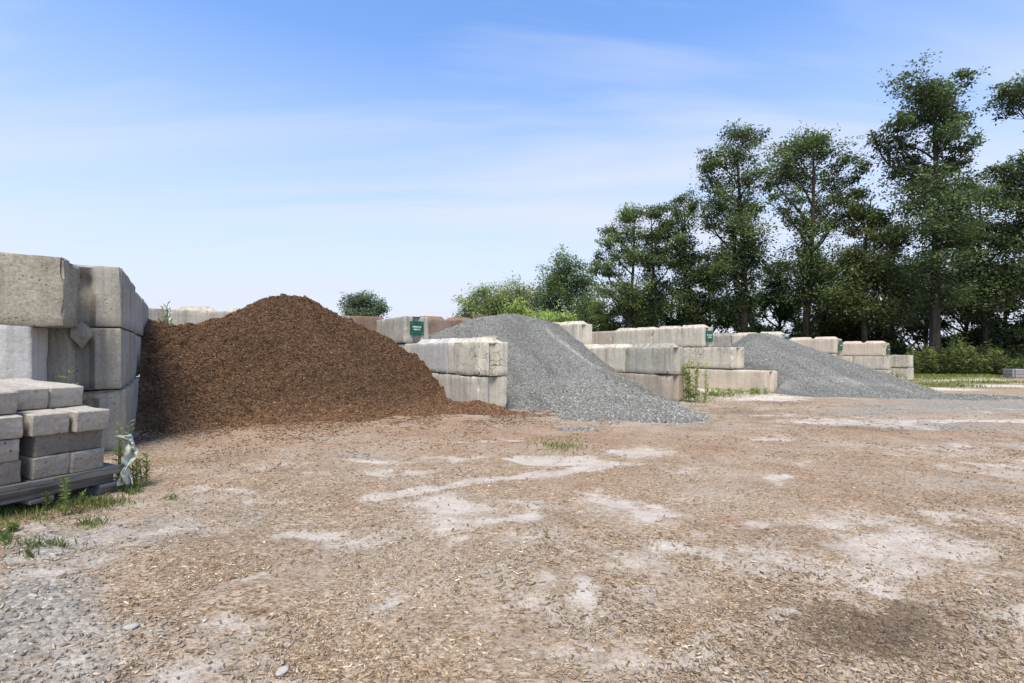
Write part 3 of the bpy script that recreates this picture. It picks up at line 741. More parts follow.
me = scatter(np.stack([x, y, z], 1), .4, sz, pick([(.2, .18, .15, 3), (.3, .275, .235, 5), (.41, .385, .335, 3), (.55, .52, .46, .8)], n), 'stone')
o = link('pebbles', me, M['stone']); tag(o, 'small grey pebbles spread over the ground near the pallet', 'pebbles', kind='stuff')
n = 26000
d = 7.9 - np.abs(rng.normal(0, 1.25, n)); e = rng.uniform(-1.2, 5.6, n)
far_ = rng.random(n) < .3
d = np.where(far_, rng.uniform(-1.5, 6.5, n), d); e = np.where(far_, rng.uniform(-1, 12, n), e)
x, y = de(d, e); clump = fbm(x * 2.2, y * 2.2, 311, 4)
ok = (y > 1.6) & (rng.random(n) < sstep(.35, .65, clump)) & ~((e > 4.2) & (d > 7.3)); x, y = x[ok], y[ok]; n = len(x)
sz = np.stack([.006 + .026 * rng.random(n) ** 2.4, rng.uniform(.002, .006, n), rng.uniform(.001, .003, n)], 1) * np.clip(y / 6.5, .3, 1)[:, None]
me = scatter(np.stack([x, y, ground_h(x, y) + .002], 1), .2, sz, pick([(.085, .047, .026, 3), (.14, .08, .044, 5), (.22, .135, .075, 3), (.34, .23, .135, 1)], n), 'chip')
o = link('bark_litter', me, M['chip']); tag(o, 'dark bark pieces strewn over the ground before the mulch heap', 'bark litter', kind='stuff')
# a few larger single pieces one can pick out in the foreground
for k, (px, py, s, mt, lab, cat) in enumerate([(131, 632, .02, 'con_white', 'flat white stone lying on the chips near the lower left corner', 'stone'),
                                   (282, 675, .02, 'con_white', 'small round white stone at the bottom edge left of the middle', 'stone'),
                                   (212, 608, .014, 'con_tan', 'small tan stone on the grey dirt left of the dark hollow', 'stone')]):
    bm = bmesh.new(); bmesh.ops.create_icosphere(bm, subdivisions=3, radius=1)
    P = np.array([list(v.co) for v in bm.verts]); nn = vnoise3(P * 1.4 + k * 9, k)
    for v, q in zip(bm.verts, nn): v.co = Vector((v.co.x * s * 1.3, v.co.y * s * .8, v.co.z * s * .45)) * (.6 + .8 * q)
    me = bpy.data.meshes.new('stone'); bm.to_mesh(me); bm.free()
    for p_ in me.polygons: p_.use_smooth = True
    o = link('loose_rock', me, M[mt]); gx, gy = g_at(px, py); o.location = (gx, gy, float(ground_h(gx, gy)) + s * .15); o.rotation_euler = (0, 0, k * 1.3)
    tag(o, lab, cat)

# ------------------------------------------------------------------ pallet and paving blocks at the left
gd = np.array([-.293, -.956]); pd = np.array([-.956, .293])      # along the visible side towards us; back away from it
B0 = np.array([-2.86, 3.6])
def loc(t, q): return B0 + gd * t + pd * q
def box_mesh(sx, sy, sz, bev=.006, seed=0, amp=.004, cuts=3):
    bm = bmesh.new(); bmesh.ops.create_cube(bm, size=1); bmesh.ops.scale(bm, vec=(sx, sy, sz), verts=bm.verts)
    bmesh.ops.bevel(bm, geom=list(bm.edges), offset=bev, segments=1, affect='EDGES')
    bmesh.ops.subdivide_edges(bm, edges=[e_ for e_ in bm.edges if e_.calc_length() > .05], cuts=cuts, use_grid_fill=True)
    P = np.array([list(v.co) for v in bm.verts]); q = vnoise3(P * 14 + seed * 3.3, seed) - .5; q2 = vnoise3(P * 40 + seed, seed + 2) - .5
    bm.normal_update()
    for v, a, b in zip(bm.verts, q, q2): v.co += v.normal * (amp * (a * 2 + b))
    me = bpy.data.meshes.new('box'); bm.to_mesh(me); bm.free()
    for p_ in me.polygons: p_.use_smooth = True
    me.set_sharp_from_angle(angle=R(25))
    return me
pz = float(base_h(-1.5)) + .015
yawp = math.atan2(gd[1], gd[0])
pc = loc(.55, .5)
pal = empty('wooden_pallet', (pc[0], pc[1], pz), yawp)
TILT = Matrix.Translation((pc[0], pc[1], pz)) @ Matrix.Rotation(yawp, 4, 'Z') @ Matrix.Translation((0, .5, 0)) @ Matrix.Rotation(R(-4.2), 4, 'X') @ Matrix.Rotation(R(-1.0), 4, 'Y') @ Matrix.Translation((0, -.5, 0))
pal.matrix_world = TILT
tag(pal, 'grey weathered wooden pallet carrying the paving blocks at the left edge', 'pallet')
# local x runs along the visible side towards the near end, local +y is the visible side
def pboard(name, x, y, z, sx, sy, sz, k, rot=0):
    o = link(name, box_mesh(sx, sy, sz, .003, k, .003, 2), M['timber'], pal); o.location = (x, y, z); o.rotation_euler = (0, 0, R(rot)); return o
for k, yy_ in enumerate((.46, 0, -.47)): pboard('stringer', 0, yy_, .085, 1.1, .045, .09, k + 1)
for k, xx_ in enumerate(np.linspace(-.5, .5, 6)): pboard('deck_board', xx_, .0, .145, .12, 1.06, .024, k + 5, rng.uniform(-1, 1))
for k, xx_ in enumerate((-.5, -.1, .34)): pboard('bottom_board', xx_, 0, .028, .13, 1.06, .022, k + 14, rng.uniform(-2, 2))
eb = pboard('edge_board', .0, .515, .138, 1.2, .028, .05, 21); eb.rotation_euler = (0, R(-.6), 0)
for k, xx_ in enumerate((-.5, .36)): pboard('block_foot', xx_, .45, -.03, .14, .12, .09, 24 + k, 6)
hb = .14; wb = .208
names_c = ['bottom', 'second', 'third', 'top']
pk = 0
for c in range(4):
    for t0, col_n in ((.09, 'right'), (.3, 'right'), (.565, 'left'), (.775, 'left')):
        pk += 1
        q0 = rng.uniform(-.018, .018) + ((.17 if col_n == 'right' else .06) if c == 3 else 0)
        if c == 2 and col_n == 'right': q0 -= .03
        t1 = t0 + rng.uniform(-.01, .01) + (.03 if c == 3 and col_n == 'right' else 0)
        L = .8 if c < 3 else .62
        # one long course block bears on the pallet from the visible side back
        lx = t1 + wb / 2 - .55; ly = .5 - (q0 + L / 2)
        o = link('paving_block', box_mesh(wb - .004, L, hb - .003, .007, pk, .009, 5), M['paver_dark' if (c, t0) in ((1, .09), (1, .3), (0, .565), (2, .775)) else 'paver'])
        o.matrix_world = TILT @ Matrix.Translation((lx, ly, .158 + hb * c + hb / 2)) @ Matrix.Rotation(R(rng.uniform(-2.4, 2.4)), 4, 'Z') @ Matrix.Rotation(R(rng.uniform(-.5, .5)), 4, 'Y')
        side = 'far' if t0 in (.09, .565) else 'near'
        tag(o, f'{side} paving block of the {names_c[c]} course in the {"stack by the torn film" if col_n == "right" else "stack cut by the left edge"}', 'paving block', 'grey paving blocks stacked on the pallet')
# torn film
def film():
    nu_, nv_ = 26, 12
    a = np.linspace(0, 1, nu_); b = np.linspace(-1, 1, nv_)
    A, Bv = np.meshgrid(a, b, indexing='ij')
    wdt = .01 + .04 * vnoise(A * 6, A * 0 + 2, 5)
    xq = Bv * wdt + .03 * np.sin(A * 5) + .05 * (vnoise(A * 11, Bv * 2.5, 8) - .5)
    yq = .14 * (fbm(A * 7, Bv * 3, 7, 3) - .5) + .02 * np.sin(Bv * 7 + A * 3)
    zq = .36 * (1 - A) + .0
    v = np.stack([xq + A * .05, yq - A * .03, zq], -1).reshape(-1, 3)
    return np_mesh('film', v, grid_faces(nu_, nv_))
o = link('torn_film', film(), M['film']); q = loc(-.04, -.03); o.location = (q[0], q[1], pz + .0); o.rotation_euler = (0, 0, .3)
o.modifiers.new('thick', 'SOLIDIFY').thickness = .002
tag(o, 'strip of torn white plastic film hanging at the end of the pallet', 'plastic film')

# pale blue-grey slabs at the far right
def slab_stack(px, py, w, lab, k):
    gy = 29.5; gx = (px - 512) / F * gy; z0 = float(ground_h(gx, gy))
    root = empty('slab_pack', (gx, gy, z0), R(-8 + k * 3)); tag(root, lab, 'slab pack', 'packs of slabs at the right edge')
    for j in range(3):
        o = link('slab', box_mesh(w, .7, .165, .012, 40 + j + k * 5, .006, 2), M['slab_blue'], root); o.location = (rng.uniform(-.01, .01), 0, .09 + .17 * j)
    o = link('strap', box_mesh(.05, .74, .52, .006, 50 + k, .001, 1), M['slab_dark'], root); o.location = (-w * .3, 0, .265)
    return root
slab_stack(1013.5, 376.5, .62, 'first pack of blue-grey slabs on the ground at the right edge', 0)
slab_stack(1026, 376.5, .62, 'second pack of blue-grey slabs, cut by the right edge', 1)

# ------------------------------------------------------------------ plants
def cards(c, nrm, L, W, up=None):
    """leaf cards: rhombus per leaf with centre c (n,3), axis dir nrm (n,3)"""
    n = len(c)
    ax = nrm / np.linalg.norm(nrm, axis=1, keepdims=True)
    rv = rng.normal(0, 1, (n, 3)); side = np.cross(ax, rv); side /= np.linalg.norm(side, axis=1, keepdims=True) + 1e-9
    L = np.asarray(L)[:, None]; W = np.asarray(W)[:, None]
    v = np.stack([c, c + ax * L * .45 + side * W * .5, c + ax * L, c + ax * L * .45 - side * W * .5], 1)
    f = np.arange(n * 4).reshape(n, 4)
    return v.reshape(-1, 3), f
def tubes(paths, sides=6):
    """paths: list of (pts (k,3), radii (k,))"""
    V, Fc, off = [], [], 0
    for pts, rad in paths:
        pts = np.asarray(pts, float); rad = np.asarray(rad, float); k = len(pts)
        tg = np.gradient(pts, axis=0); tg /= np.linalg.norm(tg, axis=1, keepdims=True) + 1e-9
        ref = np.array([1.0, .2, 0]) if abs(tg[0, 2]) > .7 else np.array([0, 0, 1.0])
        s = np.cross(tg, ref); s /= np.linalg.norm(s, axis=1, keepdims=True) + 1e-9; t = np.cross(tg, s)
        a = np.linspace(0, 2 * math.pi, sides, endpoint=False)
        v = pts[:, None, :] + rad[:, None, None] * (np.cos(a)[None, :, None] * s[:, None, :] + np.sin(a)[None, :, None] * t[:, None, :])
        V.append(v.reshape(-1, 3))
        i = np.arange(k - 1)[:, None] * sides; j = np.arange(sides)[None, :]; j2 = (j + 1) % sides
        Fc.append(np.stack([i + j, i + j2, i + sides + j2, i + sides + j], -1).reshape(-1, 4) + off); off += k * sides
    return np.concatenate(V), np.concatenate(Fc)
def bent(p0, p1, n=6, sag=.1):
    p0 = np.asarray(p0, float); p1 = np.asarray(p1, float); t = np.linspace(0, 1, n)[:, None]
    L = np.linalg.norm(p1 - p0); w = rng.normal(0, sag * L, 3) * np.array([1, 1, .4]); w[2] -= abs(sag) * L * .5
    return p0 + (p1 - p0) * t + w * (np.sin(t * math.pi))

def tree(label, x, y, H, lobes, trunk_r, lean=0.0, base=(.045, .068, .028), nleaf=14000, leafL=.26, group='tall trees behind the yard', cat='tree', flat=.6, ztop=None, crown_depth=1.0, ivy=0, name='tree'):
    """lobes: list of (dx, z, rx, rz) in metres from the trunk foot, as seen across the view; depth spread is free"""
    z0 = float(ground_h(x, y)) - .05
    root = empty(name, (x, y, z0)); tag(root, label, cat, group)
    zt = ztop or H * .93
    k = 12; tz = np.linspace(0, 1, k)
    topx = lean
    tp = np.stack([topx * tz ** 1.3 + .12 * np.sin(tz * 5 + x), .15 * np.sin(tz * 4 + y), zt * tz], 1)
    tr = trunk_r * (1 - tz) ** .8 + .03; tr[0] *= 1.35
    paths = [(tp, tr)]
    vr = np.array([(l[2] * l[3]) for l in lobes]); w = vr ** .8 / (vr ** .8).sum()
    LC, LN, LCOL = [], [], []
    for (dx, lz, rx, rz), wi in zip(lobes, w):
        dy = rng.normal(0, .55 * crown_depth * max(rx, 1.0)) + rng.uniform(-.5, .5)
        dx = dx + rng.normal(0, .12) * rx; lz = lz + (rng.normal(0, .25) - .15) * rz; c = np.array([dx, dy, lz])
        # limb from the trunk
        za = np.clip(lz - abs(dx - topx * (lz / zt)) * .9 - rz * .6 - .4, zt * .12, zt * .95)
        a = za / zt; p0 = np.array([np.interp(a, tz, tp[:, 0]), np.interp(a, tz, tp[:, 1]), za]); r0 = np.interp(a, tz, tr) * .5 + .015
        pth = bent(p0, c, 7, .09); paths.append((pth, np.linspace(r0, .025, 7)))
        m = 22
        nt = max(10, int(nleaf * 1.65 * wi / m))
        nb = int(np.clip(nt / 9, 4, 14))
        baz = rng.uniform(0, 2 * math.pi) + np.arange(nb) * 2.4 + rng.normal(0, .3, nb)
        bl = rng.uniform(.4, 1.08, nb)
        bs = pth[rng.integers(3, 7, nb)]
        be = c + np.stack([np.cos(baz) * rx * bl, np.sin(baz) * rx * crown_depth * bl, np.minimum(rng.normal(.15, .8, nb), 1.0) * rz], 1)
        bp = [bent(bs[q], be[q], 6, .1) for q in range(nb)]
        for q in range(nb): paths.append((bp[q], np.linspace(.03, .008, 6)))
        bp = np.array(bp)
        wh = rng.integers(0, nb, nt); tt = rng.uniform(.25, 1, nt) ** .75 * 4.999; it = tt.astype(int); ft = (tt - it)[:, None]
        sp = np.clip(.17 * (rx + rz), .2, .5)
        tw = bp[wh, it] * (1 - ft) + bp[wh, np.minimum(it + 1, 5)] * ft + rng.normal(0, 1, (nt, 3)) * np.array([1, 1, .8]) * sp * .8
        off = np.clip(rng.normal(0, 1, (nt, m, 3)), -1.8, 1.8) * (np.array([sp * .8, sp * .8, sp * .8 * flat]) * rng.uniform(.6, 1.25, (nt, 1, 1)))
        lc = tw[:, None, :] + off
        lc[..., 2] -= .25 * (off[..., 0] ** 2 + off[..., 1] ** 2)
        ln = off * np.array([1, 1, .3]) + rng.normal(0, .3, (nt, m, 3)); ln[..., 2] -= .12
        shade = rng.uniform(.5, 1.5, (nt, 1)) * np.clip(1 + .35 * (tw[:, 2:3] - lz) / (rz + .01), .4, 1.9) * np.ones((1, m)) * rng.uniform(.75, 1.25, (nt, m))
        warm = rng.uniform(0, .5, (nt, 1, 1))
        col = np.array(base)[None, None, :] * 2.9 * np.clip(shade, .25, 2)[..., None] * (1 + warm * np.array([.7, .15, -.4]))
        LC.append(lc.reshape(-1, 3)); LN.append(ln.reshape(-1, 3)); LCOL.append(col.reshape(-1, 3))
    LC = np.concatenate(LC); LN = np.concatenate(LN); LCOL = np.concatenate(LCOL)
    if ivy:
        m = int(260 * H); zz = rng.uniform(.3, ivy * H, m); a = rng.uniform(0, 6.28, m); rr_ = (trunk_r + rng.uniform(.1, .75, m) * (.5 + .5 * vnoise(zz * .9, zz * 0, 5)))
        LC = np.concatenate([LC, np.stack([np.interp(zz / zt, tz, tp[:, 0]) + rr_ * np.cos(a), np.interp(zz / zt, tz, tp[:, 1]) + rr_ * np.sin(a), zz], 1)])
        LN = np.concatenate([LN, np.stack([np.cos(a), np.sin(a), rng.uniform(-.9, .1, m)], 1)]); LCOL = np.concatenate([LCOL, np.array((.04, .068, .026))[None] * rng.uniform(.5, 1.5, (m, 1))])
    ok = LC[:, 2] > .15; LC, LN, LCOL = LC[ok], LN[ok], LCOL[ok]
    n = len(LC); s = leafL * .66 * rng.uniform(.4, 1.6, n)
    v, f = cards(LC, LN, s, s * rng.uniform(.4, .62, n))
    cc = np.repeat(np.concatenate([LCOL, np.ones((n, 1))], 1), 4, 0)
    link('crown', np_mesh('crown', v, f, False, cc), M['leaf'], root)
    v, f = tubes(paths)
    link('trunk', np_mesh('trunk', v, f), M['bark'], root)
    return root
def px_tree(label, tx, Y, lob, trunk_r, top_px=None, **kw):
    """a tree surveyed from the photo: tx trunk column, Y distance, lobes in pixels -> metres at that distance"""
    s = Y / F; x = (tx - 512) * s; z0 = float(ground_h(x, Y)) - .05
    L = [((a - tx) * s, (350 - b) * s + CAMZ - z0, rx * s, ry * s) for (a, b, rx, ry) in lob]
    H = max(l[1] + l[3] for l in L)
    if top_px: kw['lean'] = (top_px - tx) * s
    return tree(label, x, Y, H, L, trunk_r, **kw)
def mound(w, h, n, z0=.2, zpow=1.0, wtop=.35):
    out = []
    for k in range(n):
        t = rng.random() ** zpow; z = z0 * h + t * (1 - z0) * h * .9
        hw = w * (1 - (1 - wtop) * t ** 1.6) * .8
        r = rng.uniform(.14, .32) * w
        out.append((rng.uniform(-1, 1) * hw, z, r, r * rng.uniform(.45, .75)))
    return out
DK = (.036, .058, .024)
px_tree('tallest slim tree with open tiered boughs and a bare lower trunk right of the yard', 937, 34, [(905, 86, 22, 9), (888, 122, 12, 5), (882, 126, 8, 5), (945, 78, 18, 8), (966, 72, 10, 5), (928, 92, 22, 12), (958, 92, 14, 10), (930, 108, 26, 9), (955, 118, 16, 10), (912, 128, 24, 8), (940, 135, 22, 11), (960, 145, 14, 6), (925, 152, 18, 9), (955, 160, 14, 6), (915, 165, 14, 6), (938, 170, 18, 8), (965, 147, 8, 4), (925, 186, 30, 8), (950, 182, 18, 7), (960, 197, 12, 6), (905, 200, 24, 8), (940, 205, 26, 10), (915, 225, 30, 12), (950, 235, 26, 12), (925, 262, 28, 14), (945, 290, 24, 12)], .34, 931, nleaf=26000, base=DK)
px_tree('tall tree cut by the right edge with a bough reaching over the gap', 1052, 33, [(a_ + 15, b_, c_, d_) for a_, b_, c_, d_ in [(998, 86, 20, 7), (985, 90, 10, 4), (1020, 78, 22, 9), (1045, 74, 22, 12), (1012, 98, 20, 7), (1022, 112, 14, 8), (1018, 128, 12, 8), (1030, 145, 18, 12), (1012, 150, 18, 7), (1000, 168, 22, 7), (985, 166, 12, 5), (1022, 170, 22, 9), (1010, 188, 26, 9), (1040, 190, 26, 14), (1000, 205, 26, 10), (1030, 220, 30, 14), (1015, 250, 30, 16), (1040, 280, 30, 20), (1060, 120, 30, 25), (1060, 170, 30, 25)]], .36, 1056, nleaf=22000, base=DK)
px_tree('broad topped tree with a forked trunk, right of the two tall middle trees', 808, 39, [(780, 168, 14, 8), (772, 180, 10, 6), (790, 150, 22, 9), (812, 136, 22, 8), (832, 142, 20, 8), (803, 142, 20, 9), (845, 158, 14, 7), (822, 160, 24, 9), (838, 176, 20, 8), (853, 176, 10, 6), (800, 168, 22, 8), (780, 195, 14, 7), (770, 208, 10, 6), (845, 195, 18, 8), (826, 200, 16, 8), (850, 212, 12, 8), (795, 215, 16, 9), (833, 222, 22, 10), (805, 245, 20, 18), (820, 260, 26, 16), (798, 275, 20, 20), (830, 290, 26, 18)], .3, 812, nleaf=22000, base=(.042, .066, .026), ivy=.5)
px_tree('tall leaning tree with ragged crown, left of the two tall middle trees', 744, 40, [(735, 138, 22, 7), (752, 134, 12, 5), (716, 152, 16, 8), (738, 155, 20, 9), (706, 168, 10, 6), (722, 175, 20, 9), (748, 178, 20, 9), (712, 195, 16, 8), (735, 200, 22, 10), (757, 205, 12, 7), (705, 215, 10, 7), (722, 222, 20, 10), (746, 228, 22, 12), (730, 248, 22, 12), (755, 250, 18, 9), (740, 272, 28, 14), (720, 265, 14, 8), (738, 300, 26, 18)], .3, 738, nleaf=21000, base=(.042, .066, .026), ivy=.6)
px_tree('thin tree with an ivy clad stem between the leftmost pair and the tall leaning one', 690, 44, [(682, 196, 12, 5), (670, 206, 10, 5), (692, 207, 12, 6), (678, 218, 16, 8), (664, 232, 8, 5), (686, 234, 16, 8), (672, 246, 10, 6), (698, 250, 14, 7), (682, 258, 12, 10), (708, 262, 12, 6), (690, 278, 20, 12), (686, 300, 16, 16)], .22, 682, nleaf=11000, base=(.045, .07, .028), ivy=.75)
px_tree('leftmost tall tree with lopsided layered crown', 628, 46, [(640, 209, 16, 6), (624, 215, 12, 7), (612, 228, 10, 6), (630, 230, 18, 8), (604, 244, 10, 5), (596, 250, 6, 4), (620, 248, 16, 7), (600, 268, 9, 5), (612, 268, 14, 7), (594, 272, 6, 4), (632, 262, 14, 9), (618, 285, 16, 8), (604, 292, 12, 7), (630, 300, 18, 12)], .2, 634, nleaf=12000, base=(.05, .078, .03))
px_tree('ivy wrapped tree close right of the leftmost tall tree', 656, 45, [(655, 214, 12, 6), (662, 225, 12, 7), (648, 235, 14, 8), (660, 246, 14, 8), (650, 260, 14, 9), (668, 262, 10, 7), (656, 280, 14, 12), (655, 300, 16, 14), (645, 315, 18, 12)], .22, 652, nleaf=10000, base=(.04, .062, .026), ivy=.8)
px_tree('pale thin leaved tree between the broad topped tree and the tallest one', 862, 37, [(865, 188, 8, 5), (856, 205, 10, 7), (874, 210, 10, 7), (866, 225, 14, 9), (888, 215, 12, 7), (880, 235, 18, 10), (858, 245, 16, 10), (896, 232, 14, 8), (872, 262, 22, 12), (890, 275, 22, 14), (860, 285, 20, 14), (880, 300, 26, 16)], .2, 872, nleaf=15000, base=(.05, .07, .028))
px_tree('spreading tree with fine twigs right of the tallest trunk', 985, 36, [(970, 192, 14, 6), (985, 200, 18, 7), (958, 210, 14, 7), (975, 222, 22, 9), (1000, 228, 16, 8), (960, 238, 16, 8), (985, 248, 24, 10), (968, 268, 20, 11), (1000, 270, 20, 12), (980, 292, 28, 14), (960, 300, 16, 12)], .22, 980, nleaf=17000, base=(.038, .058, .026))
# lower fill trees of the belt
FILL = [(606, 50, 300, 34, 'low rounded tree at the left end of the belt, over the block walls', (.06, .085, .03)), (640, 49, 285, 36, 'low bushy tree under the leftmost tall pair', (.038, .06, .024)), (672, 48, 270, 36, 'low dark tree under the thin ivy clad one', (.03, .048, .02)), (708, 46, 262, 38, 'wide dark tree left of the tall leaning stem', (.032, .052, .022)),
        (745, 45, 285, 40, 'light topped low tree in front of the tall leaning one', (.05, .075, .028)), (780, 44, 250, 42, 'dark holly like tree between the two tall middle trees', (.022, .038, .017)), (822, 43, 262, 44, 'low dark tree under the broad topped one', (.028, .046, .02)), (856, 42, 235, 44, 'brownish leaved tree left of the tallest trunk', (.042, .052, .022)),
        (890, 41, 240, 46, 'dense dark tree just left of the tallest trunk', (.03, .047, .02)), (965, 40, 235, 52, 'dense dark tree just right of the tallest trunk', (.027, .043, .019)), (1005, 39, 245, 50, 'dark low tree near the right edge', (.024, .04, .018)), (1055, 38, 220, 54, 'dark tree cut by the right edge behind the tall one', (.027, .043, .019)), (925, 46, 250, 52, 'dark tree filling the gap behind the tallest trunk', (.02, .034, .015)), (845, 50, 275, 50, 'far low tree seen between the trunks', (.02, .034, .016))]
for (tx, Yd, top, hw, lab, bc) in FILL:
    s = Yd / F; x = (tx - 512) * s; z0 = float(ground_h(x, Yd)); H = (350 - top) * s + CAMZ - z0
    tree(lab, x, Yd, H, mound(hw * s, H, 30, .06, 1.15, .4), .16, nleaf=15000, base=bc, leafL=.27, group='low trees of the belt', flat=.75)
# trees far off to the left of the belt
px_tree('round dense green tree standing alone left of the belt', 568, 60, [(566, 266, 16, 11), (556, 280, 16, 12), (580, 278, 16, 12), (566, 290, 20, 12), (548, 294, 12, 11), (586, 294, 12, 11), (556, 306, 20, 12), (578, 308, 20, 12), (566, 320, 24, 12), (592, 318, 14, 10)], .3, nleaf=17000, leafL=.36, base=(.05, .085, .038), group='distant trees over the walls', flat=1.0)
px_tree('pale airy willow like tree left of the round dense one', 520, 62, [(515, 288, 16, 9), (530, 294, 12, 9), (500, 296, 14, 9), (518, 303, 18, 10), (540, 300, 8, 10), (505, 312, 16, 10), (530, 314, 16, 10)], .2, nleaf=7000, leafL=.32, base=(.105, .14, .06), group='distant trees over the walls', flat=.95)
px_tree('low spreading light green tree at the left of the distant group', 484, 64, [(482, 294, 14, 7), (470, 302, 12, 7), (494, 300, 14, 9), (484, 308, 20, 9), (468, 312, 12, 8), (500, 314, 16, 8)], .2, nleaf=9000, leafL=.32, base=(.085, .125, .055), group='distant trees over the walls', flat=.95)
px_tree('small round dark tree alone on the skyline above the mulch shoulder', 366, 95, [(365, 298, 12, 6), (353, 302, 10, 6), (378, 302, 10, 6), (366, 306, 18, 6), (348, 308, 8, 5), (384, 308, 7, 5), (366, 314, 18, 5)], .35, nleaf=9000, leafL=.5, base=(.045, .068, .045), group='distant trees over the walls', flat=.8)
for (tx, Yd, top, hw, lab, bc) in [(515, 16.5, 306, 16, 'bright green bush on the crest behind the grey gravel', (.09, .135, .036)), (545, 18, 309, 15, 'dark green bush right of the bright one behind the gravel crest', (.07, .11, .032)), (562, 17, 315, 12, 'yellow green weed bush at the rear of the second divider', (.1, .14, .04))]:
    s = Yd / F; x = (tx - 512) * s; z0 = float(ground_h(x, Yd)); H = (350 - top) * s + CAMZ - z0
    tree(lab, x, Yd, H, mound(hw * s, H, 12, .55, 1, .5), .03, nleaf=6000, base=bc, leafL=.1, group='bushes behind the block walls', cat='bush', name='bush')

# heath-like soil mound behind the back wall
xx = np.linspace(-2.6, 1.2, 60); yy = np.linspace(15, 19, 40); X, Y = np.meshgrid(xx, yy, indexing='ij')
rr = np.sqrt(((X + .9) / 1.8) ** 2 + ((Y - 17) / 1.9) ** 2)
Z = 2.35 * np.clip(1 - rr ** 2.2, 0, 1) * (.82 + .3 * fbm(X * 1.6, Y * 1.6, 81, 4)) - .05
me = np_mesh('soil_mound', np.stack([X, Y, Z], -1).reshape(-1, 3), grid_faces(60, 40)[:, ::-1]); o = link('soil_pile', me, M['mulch'])
tag(o, 'brown soil heap showing over the back wall right of the green sign', 'soil pile')

def weed(label, x, y, H, nst, leafL, base, spread=.1, name='weed', group='weeds in the yard', z=None, cat='weed', dens=50, tilt=.1):
    z0 = float(ground_h(x, y)) if z is None else z
    root = empty(name, (x, y, z0)); tag(root, label, cat, group)
    P, C_, N_, K_ = [], [], [], []
    for k in range(nst):
        a = rng.uniform(0, 6.28); r = spread * rng.random(); h = H * rng.uniform(.6, 1)
        p0 = np.array([r * math.cos(a), r * math.sin(a), -.02]); p1 = p0 + np.array([rng.normal(0, tilt) * h, rng.normal(0, tilt) * h, h])
        pth = bent(p0, p1, 6, .04); P.append((pth, np.linspace(.006, .002, 6)))
        m = int(dens * h / max(H, .01)); t = rng.uniform(.08, 1, m); i = t * 5; i0 = np.minimum(i.astype(int), 4); fr = (i - i0)[:, None]
        c = pth[i0] * (1 - fr) + pth[i0 + 1] * fr
        an = rng.uniform(0, 6.28, m); N_.append(np.stack([np.cos(an), np.sin(an), rng.uniform(.1, 1.3, m)], 1)); C_.append(c)
        K_.append(np.array(base)[None] * rng.uniform(.55, 1.35, (m, 1)) * (1 + (t[:, None] - .5) * .5))
    C_ = np.concatenate(C_); N_ = np.concatenate(N_); K_ = np.concatenate(K_); n = len(C_)
    s = leafL * rng.uniform(.6, 1.2, n); v, f = cards(C_, N_, s, s * .2)
    link('foliage', np_mesh('foliage', v, f, False, np.repeat(np.concatenate([K_, np.ones((n, 1))], 1), 4, 0)), M['weed'], root)
    for grp in ([[p_] for p_ in P] if len(P) <= 6 else [P]):
        v, f = tubes(grp, 5); cc = np.tile(np.array([*[b * .9 for b in base], 1]), (len(v), 1))
        so_ = link('stem', np_mesh('stem', v, f, True, cc), M['weed'], root)
        if len(grp) > 1: so_['kind'] = 'stuff'
    return root
YG = (.3, .37, .1); DG = (.13, .19, .055); LG = (.22, .3, .085)
def wpx(px, py, *a, **k):
    x, y = g_at(px, py); return weed(k.pop('label'), x, y, *a, **k)
wpx(64, 513, .27, 2, .034, LG, .012, label='upright feathery weed standing in front of the pallet', dens=110, tilt=.03)
wpx(47, 508, .13, 3, .034, DG, .04, label='low dark leafy weed left of the upright one at the pallet')
wpx(84, 500, .13, 2, .032, LG, .03, label='small weed right of the upright one under the pallet edge')
wpx(10, 530, .08, 5, .035, YG, .05, label='yellowish weed tuft at the left edge below the pallet')
x, y = loc(-.1, .12); weed('tall leafy weed growing up at the far end of the pallet', x, y, .5, 4, .045, YG, .05, dens=60, tilt=.07)
x, y = loc(-.16, -.02); weed('lower weed clump beside the torn film', x, y, .3, 6, .05, YG, .05, dens=45, tilt=.08)
x, y = loc(-.03, .55); weed('thin weed sprouting between the paving blocks and the left wall', x, y, 1.02, 3, .07, LG, .05, dens=50, tilt=.02)
x, y = de(12.2, -.35); weed('green sapling at the rear end of the left wall', x, y, 2.12, 6, .11, LG, .1, name='sapling', cat='sapling', z=.05, dens=110, tilt=.03)
for (px, py, H, ns, lab) in [(690, 401, .95, 6, 'bushy yellow green weed against the end of the second divider'), (699, 402, .95, 2, 'tall straight weed stalk, left of the two by the low tan block'), (705, 402, .98, 2, 'tall straight weed stalk, right of the two by the low tan block')]:
    wpx(px, py, H, ns, .13 if ns > 5 else .09, YG, .14 if ns > 5 else .02, label=lab, dens=75, tilt=.1 if ns > 5 else .03)
for (px, py, H, lab) in [(772, 388, .35, 'low weed clump at the end of the low tan block'), (786, 388, .3, 'low weed clump right of the low tan block by the gravel'), (870, 384, .5, 'weed clump at the foot of the last divider'), (884, 384, .55, 'taller weed clump before the outermost block pair'), (900, 383, .5, 'weed clump right of the outermost block pair'), (722, 396, .2, 'tiny weeds on the white ground by the tan block'), (755, 394, .16, 'small weeds on the white ground before the tan block')]:
    wpx(px, py, H, 14, .11, DG if H > .28 else YG, .35, label=lab, dens=22, tilt=.25)
wpx(896, 380, 1.4, 3, .22, (.12, .15, .09), .05, label='pale seeded stalk sticking up behind the outermost block pair', dens=10, tilt=.08)

